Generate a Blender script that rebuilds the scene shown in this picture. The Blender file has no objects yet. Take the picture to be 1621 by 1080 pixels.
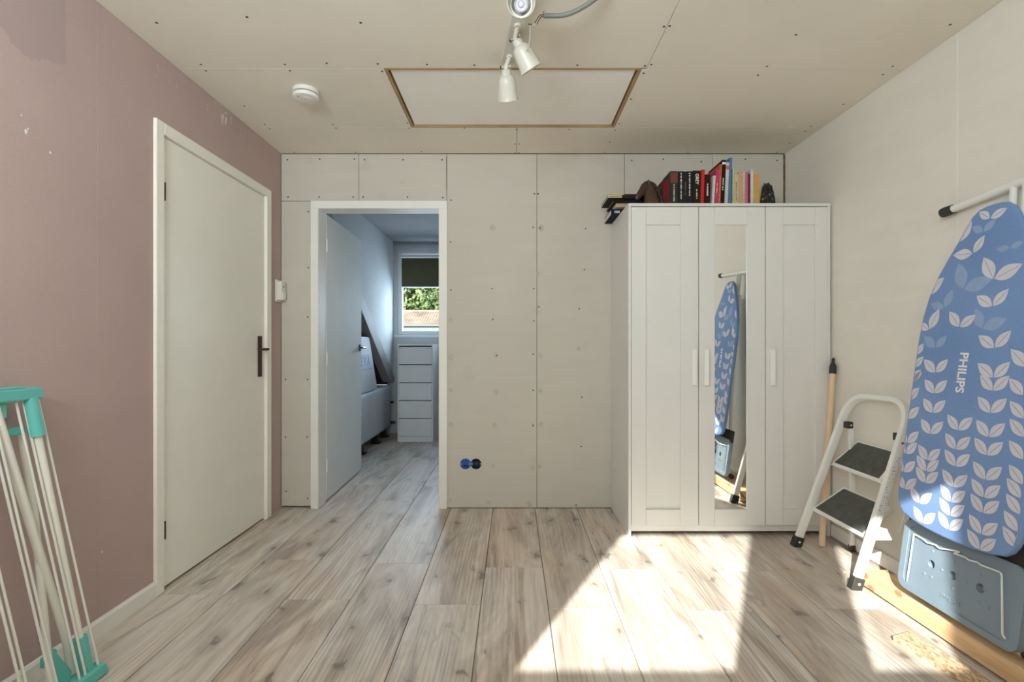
import bpy, bmesh, math, random
from mathutils import Vector, Matrix

random.seed(7)
scene = bpy.context.scene
C = scene.collection
R = math.radians

# ------------------------------------------------------------------ camera
CAM_H = 1.107
FPX = 790.0
cam_d = bpy.data.cameras.new('camera')
cam = bpy.data.objects.new('camera', cam_d)
C.objects.link(cam)
cam.location = (0, 0, CAM_H)
cam.rotation_euler = (R(90), 0, 0)
cam_d.sensor_width = 36.0
cam_d.lens = FPX / 1621.0 * 36.0
cam_d.shift_x = -1.5 / 1621.0
cam_d.shift_y = 7.0 / 1621.0
cam_d.clip_start = 0.02
cam_d.clip_end = 500
scene.camera = cam

# ------------------------------------------------------------------ light
SUN_DIR = Vector((0.52, 1.0, -0.65))
w = bpy.data.worlds.new('world')
scene.world = w
w.use_nodes = True
wn = w.node_tree.nodes
wn['Background'].inputs[0].default_value = (0.60, 0.78, 1.0, 1)
wn['Background'].inputs[1].default_value = 1.1

def add_light(name, kind, loc, direction, energy, color, size=None, size_y=None):
    d = bpy.data.lights.new(name, kind)
    d.energy = energy
    d.color = color
    if kind == 'AREA':
        d.shape = 'RECTANGLE'
        d.size = size
        d.size_y = size_y
    o = bpy.data.objects.new(name, d)
    C.objects.link(o)
    o.location = loc
    o.rotation_euler = Vector(direction).to_track_quat('-Z', 'Y').to_euler()
    return o

sun = add_light('sun', 'SUN', (-6, -12, 9), SUN_DIR, 11.5, (1.0, 0.96, 0.90))
sun.data.angle = R(0.6)
# daylight entering through the two casements behind the camera and through the window of the far room
add_light('daylight_casement', 'AREA', (-0.79, -0.64, 1.84), (0.1, 1, 1.15), 68, (0.88, 0.96, 1.0), 0.74, 0.74)
add_light('daylight_casement', 'AREA', (0.06, -0.64, 1.84), (0.0, 1, 1.15), 30, (0.88, 0.96, 1.0), 0.66, 0.74)
add_light('daylight_far_window', 'AREA', (-0.75, 6.56, 1.72), (0, -1, -0.05), 58, (0.62, 0.80, 1.0), 1.35, 0.85)

scene.cycles.max_bounces = 16
scene.cycles.diffuse_bounces = 10
vs = scene.view_settings
vs.view_transform = 'Standard'
vs.look = 'None'
vs.exposure = 0.10
vs.gamma = 1.0
vs.use_curve_mapping = False

# ------------------------------------------------------------------ materials
class NT:
    def __init__(self, name):
        self.m = bpy.data.materials.new(name)
        self.m.use_nodes = True
        self.t = self.m.node_tree
        self.b = self.t.nodes['Principled BSDF']
    def n(self, typ, ins=None, **attr):
        nd = self.t.nodes.new(typ)
        for k, v in attr.items():
            setattr(nd, k, v)
        if ins:
            for k, v in ins.items():
                self.set(nd.inputs[k], v)
        return nd
    def set(self, sock, v):
        if isinstance(v, bpy.types.NodeSocket):
            self.t.links.new(v, sock)
        elif isinstance(v, bpy.types.Node):
            self.t.links.new(v.outputs[0], sock)
        else:
            sock.default_value = v
    def math(self, op, a, b=0.0, clamp=False):
        nd = self.n('ShaderNodeMath', {0: a, 1: b}, operation=op)
        nd.use_clamp = clamp
        return nd.outputs[0]
    def coord(self, kind='Object'):
        return self.n('ShaderNodeTexCoord').outputs[kind]
    def map(self, vec, scale=(1, 1, 1), loc=(0, 0, 0)):
        return self.n('ShaderNodeMapping', {'Vector': vec, 'Scale': scale, 'Location': loc}).outputs[0]
    def noise(self, vec, scale=5, detail=3, rough=0.5, dist=0.0):
        return self.n('ShaderNodeTexNoise', {'Vector': vec, 'Scale': scale, 'Detail': detail, 'Roughness': rough, 'Distortion': dist}).outputs[0]
    def ramp(self, fac, stops):
        nd = self.n('ShaderNodeValToRGB', {0: fac})
        cr = nd.color_ramp
        while len(cr.elements) < len(stops):
            cr.elements.new(0.5)
        for e, (p, c) in zip(cr.elements, stops):
            e.position = p
            e.color = (c[0], c[1], c[2], 1) if not isinstance(c, (int, float)) else (c, c, c, 1)
        return nd.outputs[0]
    def mix(self, fac, a, b, blend='MIX'):
        nd = self.n('ShaderNodeMix', data_type='RGBA', blend_type=blend)
        self.set(nd.inputs[0], fac)
        for s, v in ((nd.inputs[6], a), (nd.inputs[7], b)):
            if isinstance(v, tuple) and len(v) == 3:
                v = (*v, 1)
            self.set(s, v)
        return nd.outputs[2]
    def smooth(self, v, lo, hi):
        nd = self.n('ShaderNodeMapRange', {0: v, 1: lo, 2: hi, 3: 0.0, 4: 1.0})
        nd.interpolation_type = 'SMOOTHSTEP'
        return nd.outputs[0]
    def bump(self, h, strength=0.2, dist=0.002):
        nd = self.n('ShaderNodeBump', {'Strength': strength, 'Distance': dist, 'Height': h})
        self.t.links.new(nd.outputs[0], self.b.inputs['Normal'])
    def base(self, col, rough=0.5, metal=0.0, spec=None):
        if isinstance(col, tuple) and len(col) == 3:
            col = (*col, 1)
        self.set(self.b.inputs['Base Color'], col)
        self.set(self.b.inputs['Roughness'], rough)
        self.set(self.b.inputs['Metallic'], metal)
        if spec is not None:
            self.b.inputs['Specular IOR Level'].default_value = spec

MATS = {}
def mat(name, col, rough=0.5, metal=0.0, var=0.04, vs_=6.0, bump=0.0, bs=300.0, spec=None):
    if name in MATS:
        return MATS[name]
    k = NT(name)
    co = k.coord()
    nz = k.noise(co, vs_, 4, 0.55)
    lo = tuple(c * (1 - var) for c in col)
    hi = tuple(min(1, c * (1 + var)) for c in col)
    k.base(k.ramp(nz, [(0.3, lo), (0.7, hi)]), rough, metal, spec)
    if bump:
        k.bump(k.noise(co, bs, 2), bump, 0.001)
    MATS[name] = k.m
    return k.m

def m_floor():
    k = NT('oak_laminate')
    co = k.coord()
    rnd = k.n('ShaderNodeObjectInfo').outputs['Random']
    off = k.n('ShaderNodeCombineXYZ', {0: k.math('MULTIPLY', rnd, 31.7), 1: k.math('MULTIPLY', rnd, 57.3), 2: k.math('MULTIPLY', rnd, 11.1)})
    v = k.n('ShaderNodeVectorMath', {0: co, 1: off.outputs[0]}, operation='ADD').outputs[0]
    big = k.noise(k.map(v, (5.0, 0.9, 1)), 1.0, 5, 0.62, 0.9)
    col = k.ramp(big, [(0.34, (0.40, 0.335, 0.285)), (0.46, (0.60, 0.525, 0.455)), (0.54, (0.69, 0.625, 0.56)), (0.66, (0.55, 0.49, 0.445))])
    warm = k.smooth(k.noise(k.map(v, (3.0, 1.3, 1), (5, 21, 0)), 1.0, 2), 0.50, 0.64)
    col = k.mix(k.math('MULTIPLY', warm, 0.45), col, k.mix(1.0, col, (0.98, 0.84, 0.72), 'MULTIPLY'))
    # long fibres
    fib = k.noise(k.map(v, (95, 2.2, 1)), 1.0, 3, 0.65)
    col = k.mix(1.0, col, k.ramp(fib, [(0.30, 0.80), (0.55, 1.0), (0.8, 1.07)]), 'MULTIPLY')
    # cathedral figure
    wv = k.n('ShaderNodeTexWave', {'Vector': k.map(v, (9, 0.7, 1)), 'Scale': 1.9, 'Distortion': 11.0, 'Detail': 3.0, 'Detail Scale': 0.8, 'Detail Roughness': 0.6}, wave_type='BANDS', bands_direction='X').outputs[1]
    wmask = k.smooth(k.noise(k.map(v, (2.4, 0.8, 1), (3, 9, 0)), 1.0, 2), 0.46, 0.60)
    col = k.mix(k.math('MULTIPLY', wmask, 0.65), col, k.mix(1.0, col, k.ramp(wv, [(0.0, 0.66), (0.35, 0.97), (1.0, 1.04)]), 'MULTIPLY'))
    # grey smoky streaks
    st = k.smooth(k.noise(k.map(v, (8.5, 1.3, 1), (11, 2, 0)), 1.0, 5, 0.68, 1.1), 0.53, 0.68)
    col = k.mix(k.math('MULTIPLY', st, 0.62), col, (0.25, 0.21, 0.185))
    # hairline cracks
    crk = k.smooth(k.noise(k.map(v, (26, 1.5, 1), (7, 4, 0)), 1.0, 3, 0.6, 0.5), 0.685, 0.72)
    col = k.mix(k.math('MULTIPLY', crk, 0.55), col, (0.13, 0.10, 0.08))
    # knots
    wob = k.noise(k.map(v, (11, 7, 1)), 1.0, 3, 0.6)
    wob2 = k.noise(k.map(v, (13, 6, 1), (9, 3, 0)), 1.0, 3, 0.6)
    wv3 = k.n('ShaderNodeCombineXYZ', {0: k.math('MULTIPLY', wob, 0.9), 1: k.math('MULTIPLY', wob2, 0.6), 2: 0.0})
    kv = k.n('ShaderNodeVectorMath', {0: k.map(v, (5.6, 2.9, 0)), 1: wv3.outputs[0]}, operation='ADD').outputs[0]
    vor = k.n('ShaderNodeTexVoronoi', {'Vector': kv, 'Scale': 1.0, 'Randomness': 1.0}, voronoi_dimensions='2D')
    cs = k.n('ShaderNodeSeparateColor', {0: vor.outputs['Color']})
    gate = k.math('GREATER_THAN', cs.outputs[0], 0.50)
    rk_ = k.math('ADD', 0.35, k.math('MULTIPLY', cs.outputs[1], 0.9))
    dist = k.math('DIVIDE', vor.outputs['Distance'], rk_)
    halo = k.math('MULTIPLY', k.smooth(dist, 0.42, 0.05), gate)
    core = k.math('MULTIPLY', k.smooth(dist, 0.11, 0.03), gate)
    col = k.mix(k.math('MULTIPLY', halo, 0.42), col, (0.29, 0.235, 0.20))
    col = k.mix(k.math('MULTIPLY', core, 0.62), col, (0.13, 0.10, 0.08))
    tint = k.n('ShaderNodeMapRange', {0: rnd, 3: 0.93, 4: 1.07}).outputs[0]
    col = k.mix(1.0, col, k.n('ShaderNodeCombineColor', {0: tint, 1: tint, 2: tint}).outputs[0], 'MULTIPLY')
    k.base(col, k.math('ADD', k.math('MULTIPLY', fib, 0.18), 0.36), 0, 0.4)
    k.bump(k.math('ADD', fib, k.math('MULTIPLY', core, -0.8)), 0.10, 0.001)
    return k.m

def m_mauve():
    k = NT('mauve_wallpaper')
    co = k.coord()
    xyz = k.n('ShaderNodeSeparateXYZ', {0: co})
    y, z = xyz.outputs[1], xyz.outputs[2]
    base = k.ramp(k.noise(co, 2.2, 4), [(0.3, (0.455, 0.345, 0.325)), (0.7, (0.495, 0.380, 0.355))])
    fine = k.noise(co, 240, 2)
    base = k.mix(0.10, base, k.ramp(fine, [(0.3, 0.45), (0.7, 0.75)]), 'OVERLAY')
    # torn paper patch high up towards the camera
    edge = k.noise(k.map(co, (1, 7, 5)), 1.0, 5, 0.7)
    lim = k.math('ADD', 1.915, k.math('MULTIPLY', edge, 0.22))
    lim = k.math('ADD', lim, k.math('MULTIPLY', k.math('ABSOLUTE', k.math('SUBTRACT', y, 1.64)), 0.55))
    patch = k.math('MULTIPLY', k.math('GREATER_THAN', z, lim), k.math('LESS_THAN', y, k.math('ADD', 1.735, k.math('MULTIPLY', edge, 0.05))))
    base = k.mix(k.math('MULTIPLY', patch, 0.75), base, (0.405, 0.32, 0.31))
    # scraped-off plaster flecks under the ceiling
    fl = k.noise(k.map(co, (1, 9, 5)), 2.6, 5, 0.75)
    zone = k.math('MULTIPLY', k.smooth(z, 2.12, 2.34), k.math('MULTIPLY', k.smooth(y, 1.9, 2.1), k.smooth(y, 3.1, 2.95)))
    sc = k.smooth(fl, 0.625, 0.67)
    spot = k.math('MULTIPLY', k.smooth(k.math('ABSOLUTE', k.math('SUBTRACT', y, 2.72)), 0.10, 0.02), k.smooth(z, 2.27, 2.36))
    sc2 = k.smooth(fl, 0.50, 0.56)
    base = k.mix(k.math('MULTIPLY', zone, sc), base, (0.68, 0.65, 0.60))
    base = k.mix(k.math('MULTIPLY', k.math('MULTIPLY', spot, sc2), 0.9), base, (0.70, 0.68, 0.64))
    k.base(base, 0.85, 0, 0.2)
    k.bump(fine, 0.10, 0.001)
    return k.m

def m_plaster(name, c, smudge=0.5):
    k = NT(name)
    co = k.coord()
    lo = tuple(x * 0.955 for x in c)
    hi = tuple(min(1, x * 1.04) for x in c)
    base = k.ramp(k.noise(co, 1.9, 5, 0.6), [(0.3, lo), (0.7, hi)])
    base = k.mix(0.35, base, k.ramp(k.noise(k.map(co, (3, 3, 14)), 1.0, 4, 0.6), [(0.35, (c[0] * 0.95, c[1] * 0.94, c[2] * 0.92)), (0.65, hi)]))
    sm = k.math('MULTIPLY', k.smooth(k.noise(co, 5.5, 2, 0.4), 0.66, 0.74), smudge * 0.35)
    base = k.mix(sm, base, tuple(x * 0.72 for x in c))
    wh = k.math('MULTIPLY', k.smooth(k.noise(k.map(co, (9, 9, 3)), 1.3, 4, 0.7), 0.70, 0.76), smudge * 0.5)
    base = k.mix(wh, base, (0.74, 0.73, 0.70))
    k.base(base, 0.9, 0, 0.15)
    k.bump(k.noise(co, 180, 2), 0.06, 0.001)
    return k.m

def m_wood(name, light, dark, knot, axis=1, knots=True):
    k = NT(name)
    co = k.coord()
    rnd = k.n('ShaderNodeObjectInfo').outputs['Random']
    off = k.n('ShaderNodeCombineXYZ', {0: k.math('MULTIPLY', rnd, 13.7), 1: k.math('MULTIPLY', rnd, 7.3), 2: k.math('MULTIPLY', rnd, 5.1)})
    v = k.n('ShaderNodeVectorMath', {0: co, 1: off.outputs[0]}, operation='ADD').outputs[0]
    sc = [28, 28, 28]
    sc[axis] = 1.6
    g = k.noise(k.map(v, tuple(sc)), 1.0, 4, 0.6, 0.7)
    col = k.ramp(g, [(0.32, dark), (0.55, light), (0.75, tuple(c * 0.94 for c in light))])
    if knots:
        sx = k.n('ShaderNodeSeparateXYZ', {0: v})
        ot = [i for i in range(3) if i != axis]
        kv = k.n('ShaderNodeCombineXYZ', {0: k.math('MULTIPLY', sx.outputs[axis], 6.5), 1: k.math('MULTIPLY', k.math('ADD', sx.outputs[ot[0]], sx.outputs[ot[1]]), 9.0), 2: 0.0})
        vor = k.n('ShaderNodeTexVoronoi', {'Vector': kv.outputs[0], 'Scale': 1.0}, voronoi_dimensions='2D')
        gate = k.math('GREATER_THAN', k.n('ShaderNodeSeparateColor', {0: vor.outputs['Color']}).outputs[0], 0.50)
        col = k.mix(k.math('MULTIPLY', k.math('MULTIPLY', k.smooth(vor.outputs['Distance'], 0.17, 0.10), gate), 0.8), col, knot)
    k.base(col, 0.55, 0, 0.35)
    return k.m

def m_osb():
    k = NT('osb')
    co = k.coord()
    vor = k.n('ShaderNodeTexVoronoi', {'Vector': k.map(co, (170, 60, 120)), 'Scale': 1.0})
    ch = k.n('ShaderNodeSeparateColor', {0: vor.outputs['Color']}).outputs[0]
    col = k.ramp(ch, [(0.1, (0.50, 0.33, 0.19)), (0.5, (0.68, 0.50, 0.32)), (0.9, (0.76, 0.60, 0.42))])
    col = k.mix(k.smooth(vor.outputs['Distance'], 0.5, 0.75), col, (0.38, 0.24, 0.13))
    k.base(col, 0.7)
    k.bump(ch, 0.35, 0.002)
    return k.m

def m_glass():
    k = NT('window_glass')
    tr = k.n('ShaderNodeBsdfTransparent', {0: (0.97, 0.99, 0.98, 1)})
    gl = k.n('ShaderNodeBsdfGlossy', {0: (1, 1, 1, 1), 1: 0.02})
    lw = k.n('ShaderNodeLayerWeight', {0: 0.25})
    mx = k.n('ShaderNodeMixShader', {0: k.math('MULTIPLY', lw.outputs[0], 0.35), 1: tr.outputs[0], 2: gl.outputs[0]})
    out = [n for n in k.t.nodes if n.type == 'OUTPUT_MATERIAL'][0]
    k.t.links.new(mx.outputs[0], out.inputs[0])
    return k.m

def m_leaf():
    k = NT('foliage')
    co = k.coord()
    nz = k.noise(co, 0.9, 4, 0.7)
    rnd = k.n('ShaderNodeObjectInfo').outputs['Random']
    f = k.math('ADD', nz, k.math('MULTIPLY', k.math('SUBTRACT', rnd, 0.5), 0.3))
    k.base(k.ramp(f, [(0.25, (0.10, 0.16, 0.05)), (0.5, (0.18, 0.25, 0.09)), (0.75, (0.28, 0.34, 0.15))]), 0.6)
    return k.m

def m_fabric_blue():
    k = NT('blue_cover')
    co = k.coord()
    wv = k.noise(k.map(co, (160, 160, 900)), 1.0, 2)
    base = k.ramp(k.noise(co, 3.0, 3), [(0.3, (0.165, 0.275, 0.53)), (0.7, (0.20, 0.32, 0.59))])
    base = k.mix(0.25, base, k.ramp(wv, [(0.3, 0.35), (0.7, 0.75)]), 'OVERLAY')
    k.base(base, 0.8, 0, 0.2)
    k.bump(k.noise(co, 9.0, 4, 0.6, 1.5), 0.25, 0.004)
    return k.m

FLOOR = m_floor()
MAUVE = m_mauve()
PLAST_DIM = m_plaster('plasterboard_wall_dimmed', (0.565, 0.535, 0.475))  # same board as the ceiling, colour darkened against the strong frontal light
PLAST_LIT = m_plaster('plasterboard_ceiling_lit', (0.80, 0.755, 0.665), 0.3)  # same board as the wall, colour lightened in place of floor bounce light
WHITEWALL = m_plaster('white_painted_wall', (0.76, 0.735, 0.68), 0.25)
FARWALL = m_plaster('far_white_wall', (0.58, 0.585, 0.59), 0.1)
PINE = m_wood('pine_timber', (0.76, 0.55, 0.33), (0.58, 0.37, 0.19), (0.36, 0.18, 0.09))
STICK = m_wood('turned_wood', (0.74, 0.55, 0.38), (0.64, 0.46, 0.31), (0.4, 0.25, 0.15), axis=2, knots=False)
OSB = m_osb()
GLASS = m_glass()
LEAF = m_leaf()
BLUE = m_fabric_blue()
DOORW = mat('cream_door_paint', (0.88, 0.865, 0.79), 0.45, var=0.02)
TRIMW = mat('white_trim_paint', (0.80, 0.785, 0.745), 0.55, var=0.02)
BACKING = mat('dark_backing', (0.09, 0.075, 0.06), 0.9)
WARD = mat('wardrobe_white_foil', (0.73, 0.725, 0.70), 0.38, var=0.015)
HANDLEW = mat('handle_white', (0.86, 0.85, 0.82), 0.35, var=0.01)
MIRROR = NT('mirror_silver'); MIRROR.base((0.90, 0.91, 0.89), 0.015, 1.0); MIRROR = MIRROR.m
BLACK = mat('black_metal', (0.02, 0.02, 0.02), 0.35)
BRONZE = mat('dark_bronze', (0.05, 0.035, 0.022), 0.4, 0.6)
RUBBER = mat('black_rubber', (0.035, 0.035, 0.03), 0.7)
MATBLK = mat('ribbed_black_mat', (0.075, 0.08, 0.07), 0.65, var=0.25, vs_=30, bump=0.3, bs=400)
WMETAL = mat('white_powder_coat', (0.80, 0.81, 0.78), 0.35, var=0.02)
WPLAST = mat('white_plastic', (0.80, 0.785, 0.74), 0.35, var=0.02)
LAMPW = mat('cream_lamp_enamel', (0.64, 0.615, 0.545), 0.35, var=0.02)
LAMPIN = mat('lamp_inside', (0.72, 0.70, 0.60), 0.5, var=0.02)
BULB = mat('bulb_glass', (0.52, 0.50, 0.56), 0.45, var=0.12, vs_=60)
TEAL = mat('teal_plastic', (0.13, 0.50, 0.45), 0.4, var=0.05)
RACKW = mat('rack_white_coat', (0.78, 0.77, 0.70), 0.35, var=0.02)
GREYP = mat('grey_conduit', (0.18, 0.19, 0.18), 0.5, var=0.04)
COPPER = mat('copper', (0.60, 0.28, 0.15), 0.35, 0.8)
BOXBLUE = mat('blue_box_plastic', (0.03, 0.11, 0.42), 0.35, var=0.15)
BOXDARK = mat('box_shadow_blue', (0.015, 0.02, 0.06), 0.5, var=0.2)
MDF = mat('mdf_edge', (0.42, 0.27, 0.13), 0.7, var=0.15)
HATCHW = mat('hatch_white', (0.90, 0.88, 0.83), 0.5, var=0.02)
CHEST = mat('chest_white', (0.78, 0.80, 0.80), 0.4, var=0.02)
UPHOL = mat('white_upholstery', (0.72, 0.75, 0.80), 0.6, var=0.03)
PURPLE = mat('deep_purple_paint', (0.13, 0.095, 0.13), 0.8, var=0.1)
GBEAM = mat('grey_beam_paint', (0.36, 0.33, 0.32), 0.7, var=0.06)
BLIND = mat('olive_blind', (0.085, 0.080, 0.040), 0.85, var=0.06)
TRAYG = mat('tray_slate_plastic', (0.21, 0.28, 0.35), 0.42, var=0.06, bump=0.15, bs=600)
LEAFP = mat('leaf_print', (0.62, 0.62, 0.71), 0.8, var=0.04, vs_=40)
LEAFF = mat('faint_leaf_print', (0.27, 0.38, 0.60), 0.8, var=0.06, vs_=40)
LEAFL = mat('leaf_print_vein', (0.30, 0.31, 0.42), 0.8)
INKW = mat('white_ink', (0.80, 0.80, 0.82), 0.7)
INKB = mat('blue_ink', (0.20, 0.20, 0.40), 0.6)
SUNBLOCK = mat('beige_sun_block', (0.45, 0.40, 0.33), 0.9)
TILE = mat('roof_tile_clay', (0.36, 0.285, 0.225), 0.85, var=0.35, vs_=0.9)
GUTTER = mat('white_gutter', (0.24, 0.25, 0.26), 0.6)
BRICK = mat('house_render', (0.72, 0.71, 0.68), 0.9)
GRASS = mat('grass', (0.08, 0.14, 0.04), 0.95, var=0.3, vs_=0.4)
BARK = mat('bark', (0.10, 0.07, 0.05), 0.9)
HORSE = mat('horse_bronze_brown', (0.065, 0.030, 0.016), 0.3, 0.1, var=0.35, vs_=20)
HORSED = mat('horse_head_brown', (0.045, 0.022, 0.014), 0.3, 0.1, var=0.4, vs_=30)
MANE = mat('horse_mane_black', (0.018, 0.015, 0.018), 0.32, var=0.3, vs_=40)
PAGES = mat('book_pages', (0.70, 0.66, 0.55), 0.9, var=0.06, vs_=60)

# ------------------------------------------------------------------ mesh helpers
class MB:
    def __init__(self):
        self.v = []
        self.f = []
    def add(self, vs_, fs):
        o = len(self.v)
        self.v += [Vector(p) for p in vs_]
        self.f += [tuple(i + o for i in f) for f in fs]
        return self
    def box(self, x0, x1, y0, y1, z0, z1):
        return self.add([(x0, y0, z0), (x1, y0, z0), (x1, y1, z0), (x0, y1, z0), (x0, y0, z1), (x1, y0, z1), (x1, y1, z1), (x0, y1, z1)],
                        [(3, 2, 1, 0), (4, 5, 6, 7), (0, 1, 5, 4), (1, 2, 6, 5), (2, 3, 7, 6), (3, 0, 4, 7)])
    def hexa(self, pts):
        return self.add(pts, [(3, 2, 1, 0), (4, 5, 6, 7), (0, 1, 5, 4), (1, 2, 6, 5), (2, 3, 7, 6), (3, 0, 4, 7)])
    def obox(self, c, ax, h):
        c = Vector(c)
        X, Y, Z = [Vector(a).normalized() * s for a, s in zip(ax, h)]
        P = [c - X - Y - Z, c + X - Y - Z, c + X + Y - Z, c - X + Y - Z, c - X - Y + Z, c + X - Y + Z, c + X + Y + Z, c - X + Y + Z]
        return self.hexa(P)
    def prism(self, poly, o, ux, uy, uz):
        o, ux, uy, uz = Vector(o), Vector(ux), Vector(uy), Vector(uz)
        n = len(poly)
        a = [o + ux * p[0] + uy * p[1] for p in poly]
        b = [p + uz for p in a]
        return self.add(a + b, [tuple(range(n))[::-1], tuple(range(n, 2 * n))] + [(i, (i + 1) % n, n + (i + 1) % n, n + i) for i in range(n)])
    def tube(self, pts, r, n=10, ref=None, ry=None, closed=False, square=False):
        pts = [Vector(p) for p in pts]
        m = len(pts)
        rs = r if isinstance(r, (list, tuple)) else [r] * m
        rys = rs if ry is None else (ry if isinstance(ry, (list, tuple)) else [ry] * m)
        up = None
        base = len(self.v)
        for i, p in enumerate(pts):
            if closed:
                t = (pts[(i + 1) % m] - pts[i - 1]).normalized()
            else:
                t = (pts[min(i + 1, m - 1)] - pts[max(i - 1, 0)]).normalized()
            if up is None:
                up = Vector(ref) if ref is not None else (Vector((0, 0, 1)) if abs(t.z) < 0.9 else Vector((1, 0, 0)))
            elif ref is not None:
                up = Vector(ref)
            s = t.cross(up)
            if s.length < 1e-6:
                s = t.orthogonal()
            s.normalize()
            u2 = s.cross(t).normalized()
            if ref is None:
                up = u2
            for k in range(n):
                a = 2 * math.pi * (k + (0.5 if square else 0)) / n
                ca, sa = math.cos(a), math.sin(a)
                if square:
                    e = 0.35
                    ca = math.copysign(abs(ca) ** e, ca)
                    sa = math.copysign(abs(sa) ** e, sa)
                self.v.append(p + s * ca * rs[i] + u2 * sa * rys[i])
        for i in range(m if closed else m - 1):
            j = (i + 1) % m
            for k in range(n):
                l = (k + 1) % n
                self.f.append((base + i * n + k, base + i * n + l, base + j * n + l, base + j * n + k))
        if not closed:
            self.f.append(tuple(base + k for k in range(n))[::-1])
            self.f.append(tuple(base + (m - 1) * n + k for k in range(n)))
        return self
    def lathe(self, prof, o, axis=(0, 0, 1), n=24, cap0=True, cap1=True):
        o = Vector(o)
        A = Vector(axis).normalized()
        X = A.orthogonal().normalized()
        Y = A.cross(X)
        base = len(self.v)
        for r, h in prof:
            for k in range(n):
                a = 2 * math.pi * k / n
                self.v.append(o + A * h + X * (r * math.cos(a)) + Y * (r * math.sin(a)))
        for i in range(len(prof) - 1):
            for k in range(n):
                l = (k + 1) % n
                self.f.append((base + i * n + k, base + i * n + l, base + (i + 1) * n + l, base + (i + 1) * n + k))
        if cap0:
            self.f.append(tuple(base + k for k in range(n))[::-1])
        if cap1:
            b = base + (len(prof) - 1) * n
            self.f.append(tuple(b + k for k in range(n)))
        return self
    def ball(self, c, r, n=8, sc=(1, 1, 1)):
        c = Vector(c)
        base = len(self.v)
        m = max(4, n // 2 + 1)
        for i in range(1, m):
            ph = math.pi * i / m
            for k in range(n):
                a = 2 * math.pi * k / n
                self.v.append(c + Vector((r * sc[0] * math.sin(ph) * math.cos(a), r * sc[1] * math.sin(ph) * math.sin(a), r * sc[2] * math.cos(ph))))
        self.v += [c + Vector((0, 0, r * sc[2])), c - Vector((0, 0, r * sc[2]))]
        t, b = len(self.v) - 2, len(self.v) - 1
        for k in range(n):
            l = (k + 1) % n
            self.f.append((t, base + k, base + l))
            self.f.append((b, base + (m - 2) * n + l, base + (m - 2) * n + k))
            for i in range(m - 2):
                self.f.append((base + i * n + k, base + (i + 1) * n + k, base + (i + 1) * n + l, base + i * n + l))
        return self
    def mesh(self, name, mat_=None, smooth=False, bevel=0.0, seg=1, sub=False):
        me = bpy.data.meshes.new(name)
        me.from_pydata([tuple(p) for p in self.v], [], self.f)
        bm = bmesh.new()
        bm.from_mesh(me)
        bmesh.ops.recalc_face_normals(bm, faces=bm.faces[:])
        if bevel:
            es = [e for e in bm.edges if len(e.link_faces) == 2 and e.calc_face_angle(0) > R(28)]
            bmesh.ops.bevel(bm, geom=es, offset=bevel, offset_type='OFFSET', segments=seg, profile=0.5, affect='EDGES', clamp_overlap=True)
        bm.to_mesh(me)
        bm.free()
        if smooth:
            me.polygons.foreach_set('use_smooth', [True] * len(me.polygons))
            me.set_sharp_from_angle(angle=R(38))
        if mat_:
            me.materials.append(mat_)
        return me
    def build(self, name, mat_=None, parent=None, smooth=False, bevel=0.0, seg=1, label=None):
        return link(name, self.mesh(name, mat_, smooth, bevel, seg), parent, label)

def parent_to(o, parent):
    o.parent = parent
    # meshes are built in world coordinates: undo the root's translation, parts themselves carry none
    o.matrix_parent_inverse = Matrix.Translation(-parent.location if parent.parent is None else Vector())

def link(name, me, parent=None, label=None):
    o = bpy.data.objects.new(name, me)
    C.objects.link(o)
    if parent is not None:
        parent_to(o, parent)
    if label:
        o['label'] = label
    return o

def tag(o, label, cat=None, group=None):
    o['label'] = label
    if cat:
        o['category'] = cat
    if group:
        o['group'] = group
    return o

def thing(name, label, cat, loc, group=None):
    o = bpy.data.objects.new(name, None)
    o.empty_display_size = 0.05
    C.objects.link(o)
    o.location = loc
    return tag(o, label, cat, group)

def struct(o, label=None):
    o['kind'] = 'structure'
    if label:
        o['label'] = label
    return o

def text_mesh(name, s, size, o, right, up, mat_, parent, bold=0.0, depth=0.0004, align='CENTER'):
    cu = bpy.data.curves.new(name, 'FONT')
    cu.body = s
    cu.size = size
    cu.align_x = align
    cu.align_y = 'CENTER'
    cu.extrude = depth
    cu.offset = bold
    cu.resolution_u = 3
    t = bpy.data.objects.new(name, cu)
    C.objects.link(t)
    dg = bpy.context.evaluated_depsgraph_get()
    me = bpy.data.meshes.new_from_object(t.evaluated_get(dg))
    bpy.data.objects.remove(t)
    bpy.data.curves.remove(cu)
    rt, u = Vector(right).normalized(), Vector(up).normalized()
    nn = rt.cross(u)
    M4 = Matrix((rt, u, nn)).transposed().to_4x4()
    M4.translation = Vector(o)
    me.transform(M4)
    me.materials.clear()
    me.materials.append(mat_)
    return link(name, me, parent)

def cut(o, cutter_mb):
    """subtract a shape from an object's mesh and throw the cutter away"""
    c = bpy.data.objects.new('cutter', cutter_mb.mesh('cutter'))
    C.objects.link(c)
    md = o.modifiers.new('cut', 'BOOLEAN')
    md.operation = 'DIFFERENCE'
    md.solver = 'EXACT'
    md.object = c
    dg = bpy.context.evaluated_depsgraph_get()
    me = bpy.data.meshes.new_from_object(o.evaluated_get(dg))
    o.modifiers.remove(md)
    o.data = me
    cm = c.data
    bpy.data.objects.remove(c)
    bpy.data.meshes.remove(cm)

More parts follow.
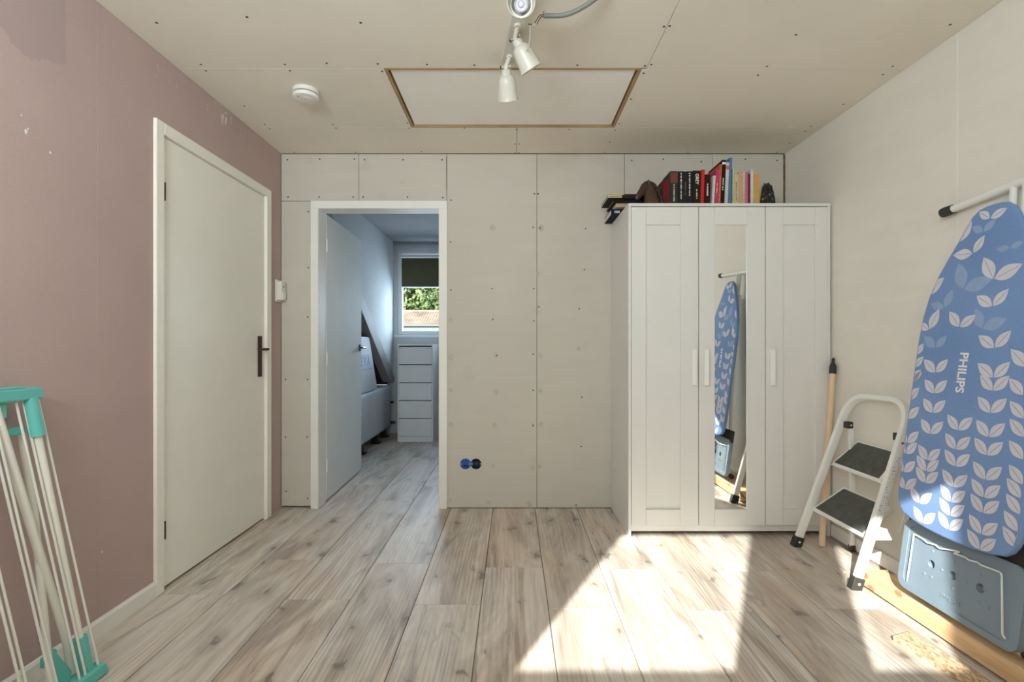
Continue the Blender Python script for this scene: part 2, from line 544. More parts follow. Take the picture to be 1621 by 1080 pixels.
def arc_path(pts, rad, n=6):
    """polyline with rounded corners"""
    pts = [Vector(p) for p in pts]
    out = [pts[0]]
    for i in range(1, len(pts) - 1):
        a, b, c = pts[i - 1], pts[i], pts[i + 1]
        r = rad[i - 1] if isinstance(rad, (list, tuple)) else rad
        d0 = (a - b).normalized() * min(r, (a - b).length * 0.49)
        d1 = (c - b).normalized() * min(r, (c - b).length * 0.49)
        for k in range(n + 1):
            t = k / n
            out.append((b + d0) * (1 - t) ** 2 + b * 2 * t * (1 - t) + (b + d1) * t * t)
    out.append(pts[-1])
    return out

# ------------------------------------------------------------------ room dimensions (metres)
XL, XR = -1.577, 1.85
YB = 3.39            # face of the back wall
YF = -0.50           # wall behind the camera
ZC = 2.41
YW = 6.30            # window wall of the far room
XFL = -1.50          # dormer cheek of the far room
XFR = 1.10

# ------------------------------------------------------------------ floor
base = MB().box(-2.75, 1.95, -0.62, 6.42, -0.08, -0.012).build('floor', BACKING)
struct(base, 'grey-beige oak laminate floor running through the doorway')
PW, X0 = 0.2855, -0.4223
PL = 1.38
joints = {-9: 2.5, -8: 2.22, -7: 2.58, -6: 2.2, -5: 2.58, -4: 2.22, -3: 2.58, -2: 2.175, -1: 2.535, 0: 2.133, 1: 2.49, 2: 2.097, 3: 2.463, 4: 2.077, 5: 2.45, 6: 2.097, 7: 2.436, 8: 2.1}
plank_mesh = {}
for kx in range(-9, 9):
    xa, xb = X0 + PW * kx, X0 + PW * (kx + 1)
    xa2, xb2 = max(xa, -2.72), min(xb, 1.90)
    if xb2 - xa2 < 0.01:
        continue
    j = joints[kx]
    y = j - 3 * PL
    while y < 6.36:
        ya, yb = max(y, -0.58), min(y + PL, 6.36)
        y += PL
        if yb - ya < 0.02:
            continue
        if kx < -5 and yb < 3.4:
            continue
        key = (round(xb2 - xa2, 3), round(yb - ya, 3))
        if key not in plank_mesh:
            g = 0.0013
            plank_mesh[key] = MB().box(g, xb2 - xa2 - g, g, yb - ya - g, -0.012, 0.0).mesh('plank', FLOOR, bevel=0.0012)
        o = link('plank', plank_mesh[key], base)
        o.location = (xa2, ya, 0)

# ------------------------------------------------------------------ left wall, door and baseboard
DY0, DY1, DZ = 2.215, 3.215, 2.095
b = MB()
b.box(XL - 0.12, XL, YF, DY0, 0, 2.46)
b.box(XL - 0.12, XL, DY1, YB + 0.12, 0, 2.46)
b.box(XL - 0.12, XL, DY0, DY1, DZ, 2.46)
wl = struct(b.build('wall_left', MAUVE), 'mauve papered wall with scraped plaster flecks under the ceiling')
MB().box(XL, XL + 0.0006, 1.894, 1.8975, 0.07, ZC).build('paper_seam', MAUVE, wl)
nk = MB()
for y_, z_, r_ in ((1.615, 1.80, 0.009), (1.622, 1.812, 0.004), (1.70, 1.765, 0.005), (1.60, 1.845, 0.003), (1.915, 0.315, 0.004)):
    nk.add([(XL + 0.0006, y_ + r_ * math.cos(a) * random.uniform(0.5, 1.1), z_ + r_ * math.sin(a) * random.uniform(0.6, 1.4)) for a in [i * math.pi / 4 for i in range(8)]], [tuple(range(8))])
no = nk.build('plaster_nicks', TRIMW, wl)
no['kind'] = 'stuff'

leaf = MB().box(XL - 0.045, XL - 0.004, 2.243, 3.172, 0.012, 2.052).build('door_1', DOORW, bevel=0.002)
struct(leaf, 'closed cream door in the mauve wall')
fr = MB()
fr.box(XL - 0.10, XL + 0.014, 2.188, 2.240, 0, 2.108)
fr.box(XL - 0.10, XL + 0.014, 3.175, 3.232, 0, 2.108)
fr.box(XL - 0.10, XL + 0.014, 2.240, 3.175, 2.055, 2.108)
fr.build('door_frame', DOORW, leaf, bevel=0.003)
rb = MB()
rb.box(XL - 0.03, XL + 0.004, 2.240, 2.2425, 0, 2.055)
rb.box(XL - 0.06, XL - 0.05, 2.24, 3.175, 0, 2.055)
rb.build('door_rebate', BACKING, leaf)
for z in (0.275, 1.80):
    h = MB().tube([(XL + 0.008, 2.244, z - 0.04), (XL + 0.008, 2.244, z + 0.04)], 0.0075, 10)
    ho = h.build('hinge', BRONZE, leaf, smooth=True)
    MB().tube([(XL + 0.008, 2.244, z - 0.001), (XL + 0.008, 2.244, z + 0.001)], 0.0082, 10).build('knuckle', BLACK, ho)
hp = MB().box(XL - 0.004, XL + 0.006, 3.090, 3.128, 0.912, 1.165).build('handle_plate', BRONZE, leaf, bevel=0.002, label='dark bronze handle plate')
lv = MB()
lv.tube(arc_path([(XL + 0.004, 3.109, 1.083), (XL + 0.055, 3.109, 1.083), (XL + 0.057, 2.985, 1.083)], 0.012), 0.009, 10)
lv.lathe([(0.014, 0), (0.014, 0.006)], (XL + 0.005, 3.109, 1.083), (1, 0, 0), 14)
lv.build('lever', BRONZE, hp, smooth=True)
MB().lathe([(0.006, 0), (0.006, 0.0015)], (XL + 0.006, 3.109, 0.975), (1, 0, 0), 12).build('keyhole', BLACK, hp)

bb = MB().prism([(0, 0), (0.014, 0), (0.014, 0.060), (0.006, 0.070), (0, 0.070)], (XL, YF, 0), (1, 0, 0), (0, 0, 1), (0, 2.188 - YF, 0))
struct(bb.build('baseboard_left', TRIMW), 'white baseboard along the mauve wall')

sw = thing('light_switch', 'white wall switch with a protruding dimmer beside the cream door', 'light switch', (XL, 3.345, 1.40))
MB().box(XL, XL + 0.009, 3.305, 3.384, 1.398, 1.545).build('plate', WPLAST, sw, bevel=0.003)
dm = MB().box(XL + 0.009, XL + 0.041, 3.308, 3.378, 1.408, 1.532).build('dimmer', WPLAST, sw, bevel=0.004)
MB().box(XL + 0.041, XL + 0.047, 3.318, 3.368, 1.412, 1.466).build('rocker', WPLAST, dm, bevel=0.003)
MB().box(XL + 0.041, XL + 0.043, 3.336, 3.352, 1.495, 1.502).build('indicator', BLACK, dm)

# ------------------------------------------------------------------ back wall with plasterboard panels
OX0, OX1, OZ = -1.345, -0.475, 2.060
PT = 0.0125
b = MB()
b.box(XL - 0.12, OX0, YB + PT, YB + 0.12, 0, 2.46)
b.box(OX1, XR + 0.12, YB + PT, YB + 0.12, 0, 2.46)
b.box(OX0, OX1, YB + PT, YB + 0.12, OZ, 2.46)
wall_back = struct(b.build('wall_back', BACKING), 'back wall clad in bare beige plasterboard panels')
G = 0.0014
def wpanel(x0, x1, z0, z1):
    return MB().box(x0 + G, x1 - G, YB, YB + PT, z0 + G, z1 - G).build('plasterboard_panel', PLAST_DIM, wall_back, bevel=0.001)
panels = [(XL + 0.003, -1.352, 0.016, 2.088), (XL + 0.003, -1.0475, 2.088, 2.408), (-1.0475, -0.449, 2.088, 2.408), (-0.449, 0.163, 0.004, 2.408),
          (0.163, 0.757, 0.004, 2.408), (0.757, 1.356, 0.004, 2.408), (1.356, XR - 0.012, 0.004, 2.408)]
pobs = [wpanel(*p) for p in panels]
# two round boxes let into the wall
SX, SZ, SR = (-0.322, -0.2505), 0.302, 0.0335
for o in (pobs[3], wall_back):
    for sx in SX:
        cut(o, MB().lathe([(SR + 0.0005, 0), (SR + 0.0005, 0.075)], (sx, YB - 0.005, SZ), (0, 1, 0), 28))
    cut(o, MB().box(SX[0], SX[1], YB - 0.005, YB + 0.045, SZ - 0.014, SZ + 0.014))
sb = thing('socket_box', 'open double round socket box, blue plastic, let into the plasterboard', 'socket box', (-0.286, YB, SZ - SR))
for i, sx in enumerate(SX):
    cup = MB().lathe([(SR + 0.003, -0.002), (SR + 0.003, 0.0), (SR, 0.0), (SR, 0.06), (SR - 0.0015, 0.06), (SR - 0.0015, -0.002), (SR + 0.003, -0.002)], (sx, YB, SZ), (0, 1, 0), 28, False, False)
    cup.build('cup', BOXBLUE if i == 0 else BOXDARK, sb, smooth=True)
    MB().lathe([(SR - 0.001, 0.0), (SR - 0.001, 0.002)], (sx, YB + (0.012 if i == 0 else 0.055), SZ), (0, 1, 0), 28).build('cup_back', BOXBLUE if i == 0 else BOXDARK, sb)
    for s in (-1, 1):
        MB().lathe([(0.003, 0), (0.003, 0.003)], (sx + s * 0.029, YB - 0.003, SZ), (0, 1, 0), 10).build('screw', WPLAST, sb)
MB().box(-0.298, -0.274, YB - 0.001, YB + 0.03, SZ - 0.012, SZ + 0.012).build('bridge', mat('bridge_blue', (0.12, 0.30, 0.62), 0.3), sb, bevel=0.002)
MB().box(-0.338, -0.306, YB + 0.006, YB + 0.013, SZ - 0.019, SZ - 0.009).build('slot', BLACK, sb)
for q in range(3):
    a = 0.9 + q * 1.3
    MB().tube(arc_path([(SX[1] - 0.004 + q * 0.006, YB + 0.055, SZ - 0.012), (SX[1] + 0.012 * math.cos(a), YB + 0.02, SZ + 0.012 * math.sin(a)), (SX[1] + 0.004 - 0.005 * q, YB + 0.012, SZ - 0.006 + q * 0.008)], 0.01), 0.0022, 8).build('wire', COPPER if q else BOXBLUE, sb, smooth=True)

# screw heads, a few millimetres each
def px_back(px, py):
    return (px - 812) / FPX * YB, CAM_H - (py - 547) / FPX * YB
sc = MB()
spots = []
for px, py in [(455, 253), (506, 252), (561, 252), (577, 253), (638, 253), (700, 253), (456, 312), (505, 312), (559, 312), (575, 312), (645, 312), (701, 313), (714, 317), (713, 383), (714, 459),
               (779, 457), (845, 457), (846, 307), (852, 307), (844, 360), (855, 361), (853, 486), (917, 489), (780, 506), (845, 508), (786, 563), (844, 561), (844, 618), (921, 629), (920, 707), (912, 800), (844, 674),
               (488, 335), (488, 424), (487, 502), (452, 452), (452, 601), (487, 601), (452, 692), (486, 692), (453, 778), (487, 789), (927, 362), (925, 427), (1050, 252), (1180, 252), (1000, 254), (1110, 256), (1230, 254)]:
    spots.append(px_back(px, py))
for x, z in spots:
    sc.lathe([(0.0052, 0), (0.0052, 0.0012)], (x, YB - 0.0008, z), (0, 1, 0), 8)
so = sc.build('screw_heads', BLACK, wall_back)
so['kind'] = 'stuff'
# thumb smudges of jointing compound
SMUDGE = mat('grey_filler', (0.48, 0.45, 0.39), 0.9, var=0.1, vs_=40)
smb = MB()
for px, py, rx in [(714, 507, 5), (715, 566, 6), (786, 562, 5), (855, 563, 5), (714, 618, 4), (785, 621, 5), (855, 619, 4), (714, 672, 5), (783, 673, 4), (856, 672, 5), (843, 673, 3), (780, 738, 4), (843, 740, 4), (854, 739, 4), (774, 796, 4), (838, 798, 5), (780, 361, 6), (856, 361, 6), (852, 434, 4), (916, 552, 4), (713, 792, 3)]:
    x, z = px_back(px, py)
    r = rx / 233 * 0.9
    smb.add([(x + r * math.cos(a) * random.uniform(0.75, 1.1), YB - 0.0004, z + r * 1.1 * math.sin(a) * random.uniform(0.75, 1.1)) for a in [i * math.pi / 6 for i in range(12)]], [tuple(range(12))])
so = smb.build('filler_smudges', SMUDGE, wall_back)
so['kind'] = 'stuff'
# torn gap in the corner with the right wall and a hairline crack over the doorway
MB().box(XR - 0.012, XR - 0.001, YB + 0.001, YB + PT, 0.0, 2.40).build('corner_foam', mat('corner_foam', (0.16, 0.085, 0.035), 0.9, var=0.5, vs_=30), wall_back)
MB().add([(-0.4545, YB - 0.0006, 2.39), (-0.450, YB - 0.0006, 2.39), (-0.4535, YB - 0.0006, 2.17), (-0.4555, YB - 0.0006, 2.15)], [(0, 1, 2, 3)]).build('crack', mat('crack_brown', (0.30, 0.24, 0.18), 0.9), wall_back)

# doorway casing
tr = MB()
tr.box(-1.370, -0.446, YB - 0.014, YB, 2.034, 2.087)
tr.box(-1.370, -1.318, YB - 0.014, YB, 0, 2.034)
tr.box(-0.502, -0.446, YB - 0.014, YB, 0, 2.034)
trim = struct(tr.build('trim_1', TRIMW, bevel=0.002), 'white casing around the open doorway')
jm = MB()
jm.box(OX0, -1.318, YB, YB + 0.125, 0, 2.034)
jm.box(-0.502, OX1, YB, YB + 0.125, 0, 2.034)
jm.box(OX0, OX1, YB, YB + 0.125, 2.034, OZ)
jm.build('jamb', TRIMW, trim, bevel=0.002)

# open door in the doorway
th = math.atan2(0.022, 0.88)
d0 = Vector((-1.316, 3.522, 0.012))
dy = Vector((-math.sin(th), math.cos(th), 0))
dx = Vector((-math.cos(th), -math.sin(th), 0))
door2 = MB().prism([(0, 0), (0.885, 0), (0.885, 0.040), (0, 0.040)], d0, dy, dx, (0, 0, 2.022)).build('door_2', mat('white_door_paint', (0.76, 0.765, 0.74), 0.7, var=0.02, spec=0.2), bevel=0.002)
struct(door2, 'white door standing open into the far room')
hc = d0 + dy * 0.835 + Vector((0, 0, 1.075))
ro = MB().obox(hc - dx * 0.004, (dy, dx, (0, 0, 1)), (0.025, 0.004, 0.028)).build('rosette', BLACK, door2, bevel=0.001)
MB().tube(arc_path([hc, hc - dx * 0.052, hc - dx * 0.054 - dy * 0.115], 0.012), 0.0085, 10).build('lever', BLACK, ro, smooth=True)
for z in (0.25, 1.0, 1.8):
    MB().tube([d0 + Vector((0.004, -0.004, z - 0.045)), d0 + Vector((0.004, -0.004, z + 0.045))], 0.006, 8).build('hinge', WMETAL, door2, smooth=True)

# ------------------------------------------------------------------ right wall
b = MB().box(XR, XR + 0.12, YF, YB + 0.12, 0, 2.46)
wr = struct(b.build('wall_right', WHITEWALL), 'white painted wall behind the ironing board')
MB().box(XR - 0.0012, XR, 2.075, 2.079, 0.08, 2.40).build('paper_seam', TRIMW, wr)
b = MB().box(XR - 0.014, XR, 0.4, 2.885, 0.004, 0.075)
br = struct(b.build('baseboard_right', TRIMW, bevel=0.003), 'white baseboard along the right wall')

# ------------------------------------------------------------------ ceiling with panels and hatch
cb = MB()
cb.box(XL - 0.12, XR + 0.12, YF - 0.12, YB + 0.12, ZC + 0.04, ZC + 0.10)
cb.box(XL - 0.12, -0.606, YF - 0.12, YB + 0.12, ZC + 0.0125, ZC + 0.04)
cb.box(0.606, XR + 0.12, YF - 0.12, YB + 0.12, ZC + 0.0125, ZC + 0.04)
cb.box(-0.606, 0.606, YF - 0.12, 2.342, ZC + 0.0125, ZC + 0.04)
cb.box(-0.606, 0.606, 2.984, YB + 0.12, ZC + 0.0125, ZC + 0.04)
ceil = struct(cb.build('ceiling', BACKING), 'ceiling of bare plasterboard sheets')
for x0, x1, y0, y1 in [(XL, 0.629, 1.10, 2.345), (0.629, XR, 1.10, 2.356), (XL, 0.629, YF, 1.10), (0.629, XR, YF, 1.10), (XL, -0.606, 2.345, 2.982), (0.606, XR, 2.356, 2.982), (XL, 0.025, 2.982, YB), (0.025, XR, 2.982, YB)]:
    MB().box(x0 + 0.0012, x1 - 0.0012, y0 + 0.0012, y1 - 0.0012, ZC, ZC + 0.0125).build('plasterboard_panel', PLAST_LIT, ceil, bevel=0.001)
def px_ceil(px, py):
    d = (ZC - CAM_H) * FPX / (547 - py)
    return (px - 812) / FPX * d, d
sc = MB()
for px, py in [(248, 36), (391, 27), (571, 36), (751, 103), (318, 102), (326, 112), (451, 102), (459, 112), (598, 101), (605, 113), (517, 100), (676, 102), (914, 103), (1021, 104), (1031, 102), (1019, 116), (387, 168), (419, 197), (427, 204), (527, 197), (532, 203),
               (645, 195), (648, 203), (999, 157), (980, 196), (974, 206), (1051, 42), (1060, 41), (1214, 105), (1200, 119), (1413, 105), (1398, 118), (1260, 55), (1504, 39), (1335, 165), (1284, 200), (1275, 208), (1250, 227), (1230, 241), (818, 205), (735, 203), (901, 205),
               (815, 228), (822, 228), (815, 242), (822, 242), (466, 241), (563, 241), (667, 240), (957, 241), (965, 225), (1089, 241)]:
    x, y = px_ceil(px, py)
    sc.lathe([(0.0055, 0), (0.0055, 0.0012)], (x, y, ZC - 0.0008), (0, 0, 1), 8)
so = sc.build('screw_heads', BLACK, ceil)
so['kind'] = 'stuff'

ht = thing('attic_hatch', 'white attic hatch panel with brown edge in the ceiling', 'hatch', (0, 2.66, ZC))
MB().box(-0.583, 0.583, 2.366, 2.960, ZC + 0.006, ZC + 0.024).build('panel', HATCHW, ht, bevel=0.001)
for x0, x1, y0, y1 in [(-0.604, 0.604, 2.346, 2.358), (-0.604, 0.604, 2.970, 2.981), (-0.604, -0.592, 2.358, 2.970), (0.592, 0.604, 2.358, 2.970)]:
    MB().box(x0, x1, y0, y1, ZC - 0.001, ZC + 0.036).build('edge_strip', MDF, ht)

# ------------------------------------------------------------------ wall and window behind the camera
WZ0, WZ1 = 1.430, 2.292
WA, WB = (-1.198, -0.391), (-0.315, 0.389)
WZB = 2.185
wf = MB()
wf.box(XL - 0.12, WA[0], YF - 0.12, YF, 0, 2.46)
wf.box(WB[1], XR + 0.12, YF - 0.12, YF, 0, 2.46)
wf.box(WA[1], WB[0], YF - 0.12, YF, WZ0, WZ1)
wf.box(WA[0], WB[1], YF - 0.12, YF, 0, WZ0)
wf.box(WA[0], WB[1], YF - 0.12, YF, WZ1, 2.46)
wf.box(WB[0], WB[1], YF - 0.12, YF, WZB, WZ1)
struct(wf.build('wall_front', WHITEWALL), 'white wall behind the camera with two casements')
fr = MB()
for (a, c), zt in ((WA, WZ1), (WB, WZB)):
    fr.box(a, a + 0.004, YF - 0.09, YF - 0.04, WZ0, zt)
    fr.box(c - 0.004, c, YF - 0.09, YF - 0.04, WZ0, zt)
    fr.box(a + 0.004, c - 0.004, YF - 0.09, YF - 0.04, WZ0, WZ0 + 0.004)
    fr.box(a + 0.004, c - 0.004, YF - 0.09, YF - 0.04, zt - 0.004, zt)
win2 = struct(fr.build('window_2', TRIMW), 'pair of white casements behind the camera')
for (a, c), zt in ((WA, WZ1), (WB, WZB)):
    MB().box(a + 0.004, c - 0.004, YF - 0.067, YF - 0.063, WZ0 + 0.004, zt - 0.004).build('pane', GLASS, win2)
# added unseen curtain, blocks sun at the left part of the right casement
ct = thing('sun_block_curtain', 'added beige short curtain on a rod, blocking sun at the casement behind the camera', 'curtain', (-0.06, YF + 0.03, 1.35))
rows = 8
cols = 24
cv, cf = [], []
for i in range(rows + 1):
    for j in range(cols + 1):
        u = j / cols
        cv.append((-0.25 + 0.36 * u, YF + 0.032 + 0.012 * math.sin(u * 40), 1.36 + 0.745 * i / rows))
for i in range(rows):
    for j in range(cols):
        a = i * (cols + 1) + j
        cf.append((a, a + 1, a + cols + 2, a + cols + 1))
MB().add(cv, cf).build('fabric', SUNBLOCK, ct, smooth=True)
MB().tube([(-0.35, YF + 0.032, 2.108), (0.16, YF + 0.032, 2.108)], 0.006, 8).build('rod', WMETAL, ct, smooth=True)

# ------------------------------------------------------------------ far room
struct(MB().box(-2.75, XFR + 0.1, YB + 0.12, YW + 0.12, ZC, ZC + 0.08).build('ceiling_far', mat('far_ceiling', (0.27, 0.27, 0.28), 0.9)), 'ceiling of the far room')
wx0, wx1, wz0, wz1 = -1.455, 0.20, 1.245, 2.325
b = MB()
b.box(XFL - 0.087, wx0, YW, YW + 0.12, 0, ZC)
b.box(wx1, XFR + 0.1, YW, YW + 0.12, 0, ZC)
b.box(wx0, wx1, YW, YW + 0.12, 0, wz0)
b.box(wx0, wx1, YW, YW + 0.12, wz1, ZC)
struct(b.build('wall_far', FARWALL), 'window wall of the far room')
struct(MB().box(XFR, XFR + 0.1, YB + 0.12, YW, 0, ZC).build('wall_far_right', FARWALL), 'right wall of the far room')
SLP = -0.682
def zs(y):
    return 1.60 + SLP * (y - 4.98)
yt = 4.98 + (ZC - 1.60) / SLP
ck = MB().prism([(yt, ZC), (YW, ZC), (YW, zs(YW))], (XFL - 0.080, 0, 0), (0, 1, 0), (0, 0, 1), (0.070, 0, 0))
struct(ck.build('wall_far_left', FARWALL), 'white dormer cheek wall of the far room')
th2 = 0.235
bm_ = MB().prism([(yt, ZC), (YW, zs(YW)), (YW, zs(YW) - 0.04), (YW - 0.22, zs(YW) - 0.04), (yt - 0.28, ZC)], (XFL - 0.087, 0, 0), (0, 1, 0), (0, 0, 1), (0.095, 0, 0))
struct(bm_.build('trim_2', GBEAM, bevel=0.003), 'grey sloping roof beam along the dormer')
rf = MB().prism([(yt, ZC - 0.09), (YW, zs(YW) - 0.09), (YW, zs(YW) - 0.01), (yt, ZC - 0.01)], (-2.7, 0, 0), (0, 1, 0), (0, 0, 1), (2.7 + XFL - 0.087, 0, 0))
struct(rf.build('wall_roof_slope', PURPLE), 'deep purple sloping roof face in the far room')
struct(MB().box(-2.75, -2.65, YB + 0.12, YW + 0.1, 0, ZC).build('wall_far_end', PURPLE), 'purple end wall under the roof slope')
struct(MB().box(-2.65, XFL - 0.087, YW, YW + 0.1, 0, 0.60).build('wall_knee', PURPLE), 'low purple knee wall under the roof slope')
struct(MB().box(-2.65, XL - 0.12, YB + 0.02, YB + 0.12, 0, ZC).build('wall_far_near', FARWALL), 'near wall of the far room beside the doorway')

fr = MB()
y0, y1 = YW + 0.01, YW + 0.075
fr.box(wx0, wx0 + 0.055, y0, y1, wz0, wz1)
fr.box(wx1 - 0.055, wx1, y0, y1, wz0, wz1)
fr.box(wx0 + 0.055, wx1 - 0.055, y0, y1, wz0, wz0 + 0.045)
fr.box(wx0 + 0.055, wx1 - 0.055, y0, y1, wz1 - 0.07, wz1)
fr.box(-0.66, -0.59, y0, y1, wz0 + 0.045, wz1 - 0.07)
FRAMEG = mat('far_frame_white', (0.66, 0.69, 0.73), 0.4, var=0.02)
win1 = struct(fr.build('window_1', FRAMEG, bevel=0.003), 'white framed window of the far room')
for a, c in ((wx0 + 0.055, -0.66), (-0.59, wx1 - 0.055)):
    MB().box(a, c, y0 + 0.03, y0 + 0.034, wz0 + 0.045, wz1 - 0.07).build('pane', GLASS, win1)
MB().box(XFL + 0.004, wx1 + 0.05, YW - 0.035, YW + 0.01, 1.208, 1.243).build('window_sill', FRAMEG, win1, bevel=0.003)
MB().box(XFL + 0.002, XFR, YW - 0.012, YW, wz1 + 0.005, wz1 + 0.05).build('head_trim', FRAMEG, win1)
for a, c, lab in ((-1.405, -0.655, 'dark olive roller blind half down in the far window'), (-0.595, 0.150, 'dark olive roller blind in the right-hand pane of the far window')):
    bl = thing('roller_blind', lab, 'blind', ((a + c) / 2, YW - 0.005, 1.84), 'blinds of the far window')
    MB().box(a, c, YW - 0.003, YW - 0.001, 1.852, 2.212).build('fabric', BLIND, bl)
    MB().box(a - 0.006, c + 0.006, YW - 0.030, YW - 0.001, 2.214, 2.250).build('cassette', WMETAL, bl, bevel=0.003)
    MB().box(a, c, YW - 0.010, YW + 0.004, 1.836, 1.853).build('bottom_bar', WMETAL, bl, bevel=0.002)

cd = thing('chest_of_drawers', 'narrow white five-drawer chest under the far window', 'chest', (-1.12, 5.95, 0))
cx0, cx1, cy0, cy1, ct_ = -1.323, -0.916, 5.72, 6.195, 1.122
body = MB()
body.box(cx0, cx0 + 0.016, cy0, cy1, 0, ct_ - 0.018)
body.box(cx1 - 0.016, cx1, cy0, cy1, 0, ct_ - 0.018)
body.box(cx0, cx1, cy0 - 0.002, cy1, ct_ - 0.018, ct_)
body.box(cx0 + 0.016, cx1 - 0.016, cy1 - 0.01, cy1, 0.0, ct_ - 0.018)
body.box(cx0 + 0.016, cx1 - 0.016, cy0 + 0.004, cy0 + 0.02, 0.0, 0.062)
body.build('body', CHEST, cd, bevel=0.0015)
dzs = [0.066, 0.272, 0.478, 0.684, 0.890, 1.098]
for i in range(5):
    z0, z1 = dzs[i], dzs[i + 1] - 0.006
    dr = MB().box(cx0 + 0.018, cx1 - 0.018, cy0 + 0.002, cy0 + 0.02, z0, z1 - 0.024).box(cx0 + 0.018, cx1 - 0.018, cy0 + 0.02, cy1 - 0.03, z0 + 0.01, z1 - 0.03).build('drawer', CHEST, cd, bevel=0.0015)
    MB().prism([(0.002, 0), (0.020, 0), (0.020, 0.021), (0.010, 0.021)], (cx0 + 0.018, cy0, z1 - 0.024), (0, 1, 0), (0, 0, 1), (cx1 - cx0 - 0.036, 0, 0)).build('grip_edge', CHEST, dr)

bd = thing('low_bed', 'low white upholstered bed side on black feet under the roof slope', 'bed', (-1.9, 5.2, 0))
MB().box(-2.45, -1.505, 4.05, 6.17, 0.09, 0.62).build('upholstered_base', UPHOL, bd, smooth=True, bevel=0.055, seg=4)
for y in (4.3, 5.06, 5.62, 6.0):
    ft = MB().box(-1.60, -1.53, y, y + 0.06, 0.012, 0.10).build('foot', BLACK, bd, bevel=0.003)
    MB().box(-1.60, -1.50, y - 0.02, y + 0.08, 0.0, 0.012).build('foot_plate', BLACK, ft)
for z, l in ((0.405, 0.05), (0.155, 0.07)):
    MB().tube([(-1.53, 6.165, z), (-1.53, 6.185, z), (-1.53 + l, 6.190, z)], 0.014, 8).build('side_bracket', BLACK, bd, smooth=True)
# slanted white board with letters leaning over the bed
lb = thing('slanted_board', 'white board with slanted edge and faint letters behind the bed', 'board', (-1.62, 5.3, 0.62))
MB().prism([(4.4, 0.621), (5.60, 0.621), (5.28, 1.195), (4.4, 1.195)], (-1.555, 0, 0), (0, 1, 0), (0, 0, 1), (0.035, 0, 0)).build('panel', UPHOL, lb, bevel=0.006, seg=2)
MB().prism([(4.70, 0.86), (5.36, 0.86), (5.30, 1.02), (4.70, 1.02)], (-1.520, 0, 0), (0, 1, 0), (0, 0, 1), (0.005, 0, 0)).build('letter_plaque', mat('pale_blue_plaque', (0.60, 0.68, 0.80), 0.6), lb, bevel=0.002)
text_mesh('lettering', 'E V A', 0.13, (-1.5145, 5.12, 0.94), (0, 1, 0), (0, 0, 1), mat('letter_blue', (0.30, 0.40, 0.55), 0.6), lb, 0.002)

# ------------------------------------------------------------------ outside the far window
struct(MB().box(-60, 50, 9, 160, -5.6, -5.4).build('ground_outside', GRASS), 'grass outside the far window')
hs = thing('neighbour_house', 'neighbouring house with sunlit clay tile roof outside the far window', 'house', (-6, 42, -5.4))
E_Y, E_Z, R_Y, R_Z = 38.0, 2.66, 40.6, 3.80
MB().prism([(E_Y + 0.4, -5.4), (R_Y * 2 - E_Y - 0.4, -5.4), (R_Y * 2 - E_Y - 0.4, E_Z - 0.1), (R_Y, R_Z - 0.1), (E_Y + 0.4, E_Z - 0.1)], (-22, 0, 0), (0, 1, 0), (0, 0, 1), (34, 0, 0)).build('walls', BRICK, hs)
tv, tf = [], []
nr, ncol, sub = 11, 170, 4
prof = [0.0, 0.045, 0.06, 0.03]
W = ncol * sub + 1
sl = math.hypot(R_Y - E_Y, R_Z - E_Z)
nrm = Vector((0, -(R_Z - E_Z) / sl, (R_Y - E_Y) / sl))
for i in range(nr):
    for e in (0, 1):
        t = (i + e) / nr
        for j in range(W):
            h = prof[j % sub] + (0.035 if e == 0 else 0.0)
            p = Vector((-22 + 34 * j / (W - 1), E_Y - 0.1 + (R_Y - E_Y + 0.1) * t, E_Z + (R_Z - E_Z) * t)) + nrm * h
            tv.append(p)
for i in range(2 * nr - 1):
    for j in range(W - 1):
        a = i * W + j
        tf.append((a, a + 1, a + W + 1, a + W))
ro = MB().add(tv, tf).build('roof_tiles', TILE, hs)
ro['kind'] = 'stuff'
MB().tube([(-22, R_Y, R_Z + 0.06), (12, R_Y, R_Z + 0.06)], 0.13, 8).build('ridge', TILE, hs)
MB().tube([(-22.2, E_Y - 0.18, E_Z - 0.04), (12.2, E_Y - 0.18, E_Z - 0.04)], 0.09, 8).build('gutter', GUTTER, hs, smooth=True)
MB().box(-22, 12, E_Y - 0.1, E_Y + 0.4, E_Z - 0.50, E_Z - 0.10).build('fascia', GUTTER, hs)
MB().prism([(R_Y, R_Z - 0.05), (R_Y * 2 - E_Y, E_Z - 0.05), (R_Y * 2 - E_Y, E_Z - 0.15), (R_Y, R_Z - 0.15)], (-22, 0, 0), (0, 1, 0), (0, 0, 1), (34, 0, 0)).build('rear_roof', TILE, hs)

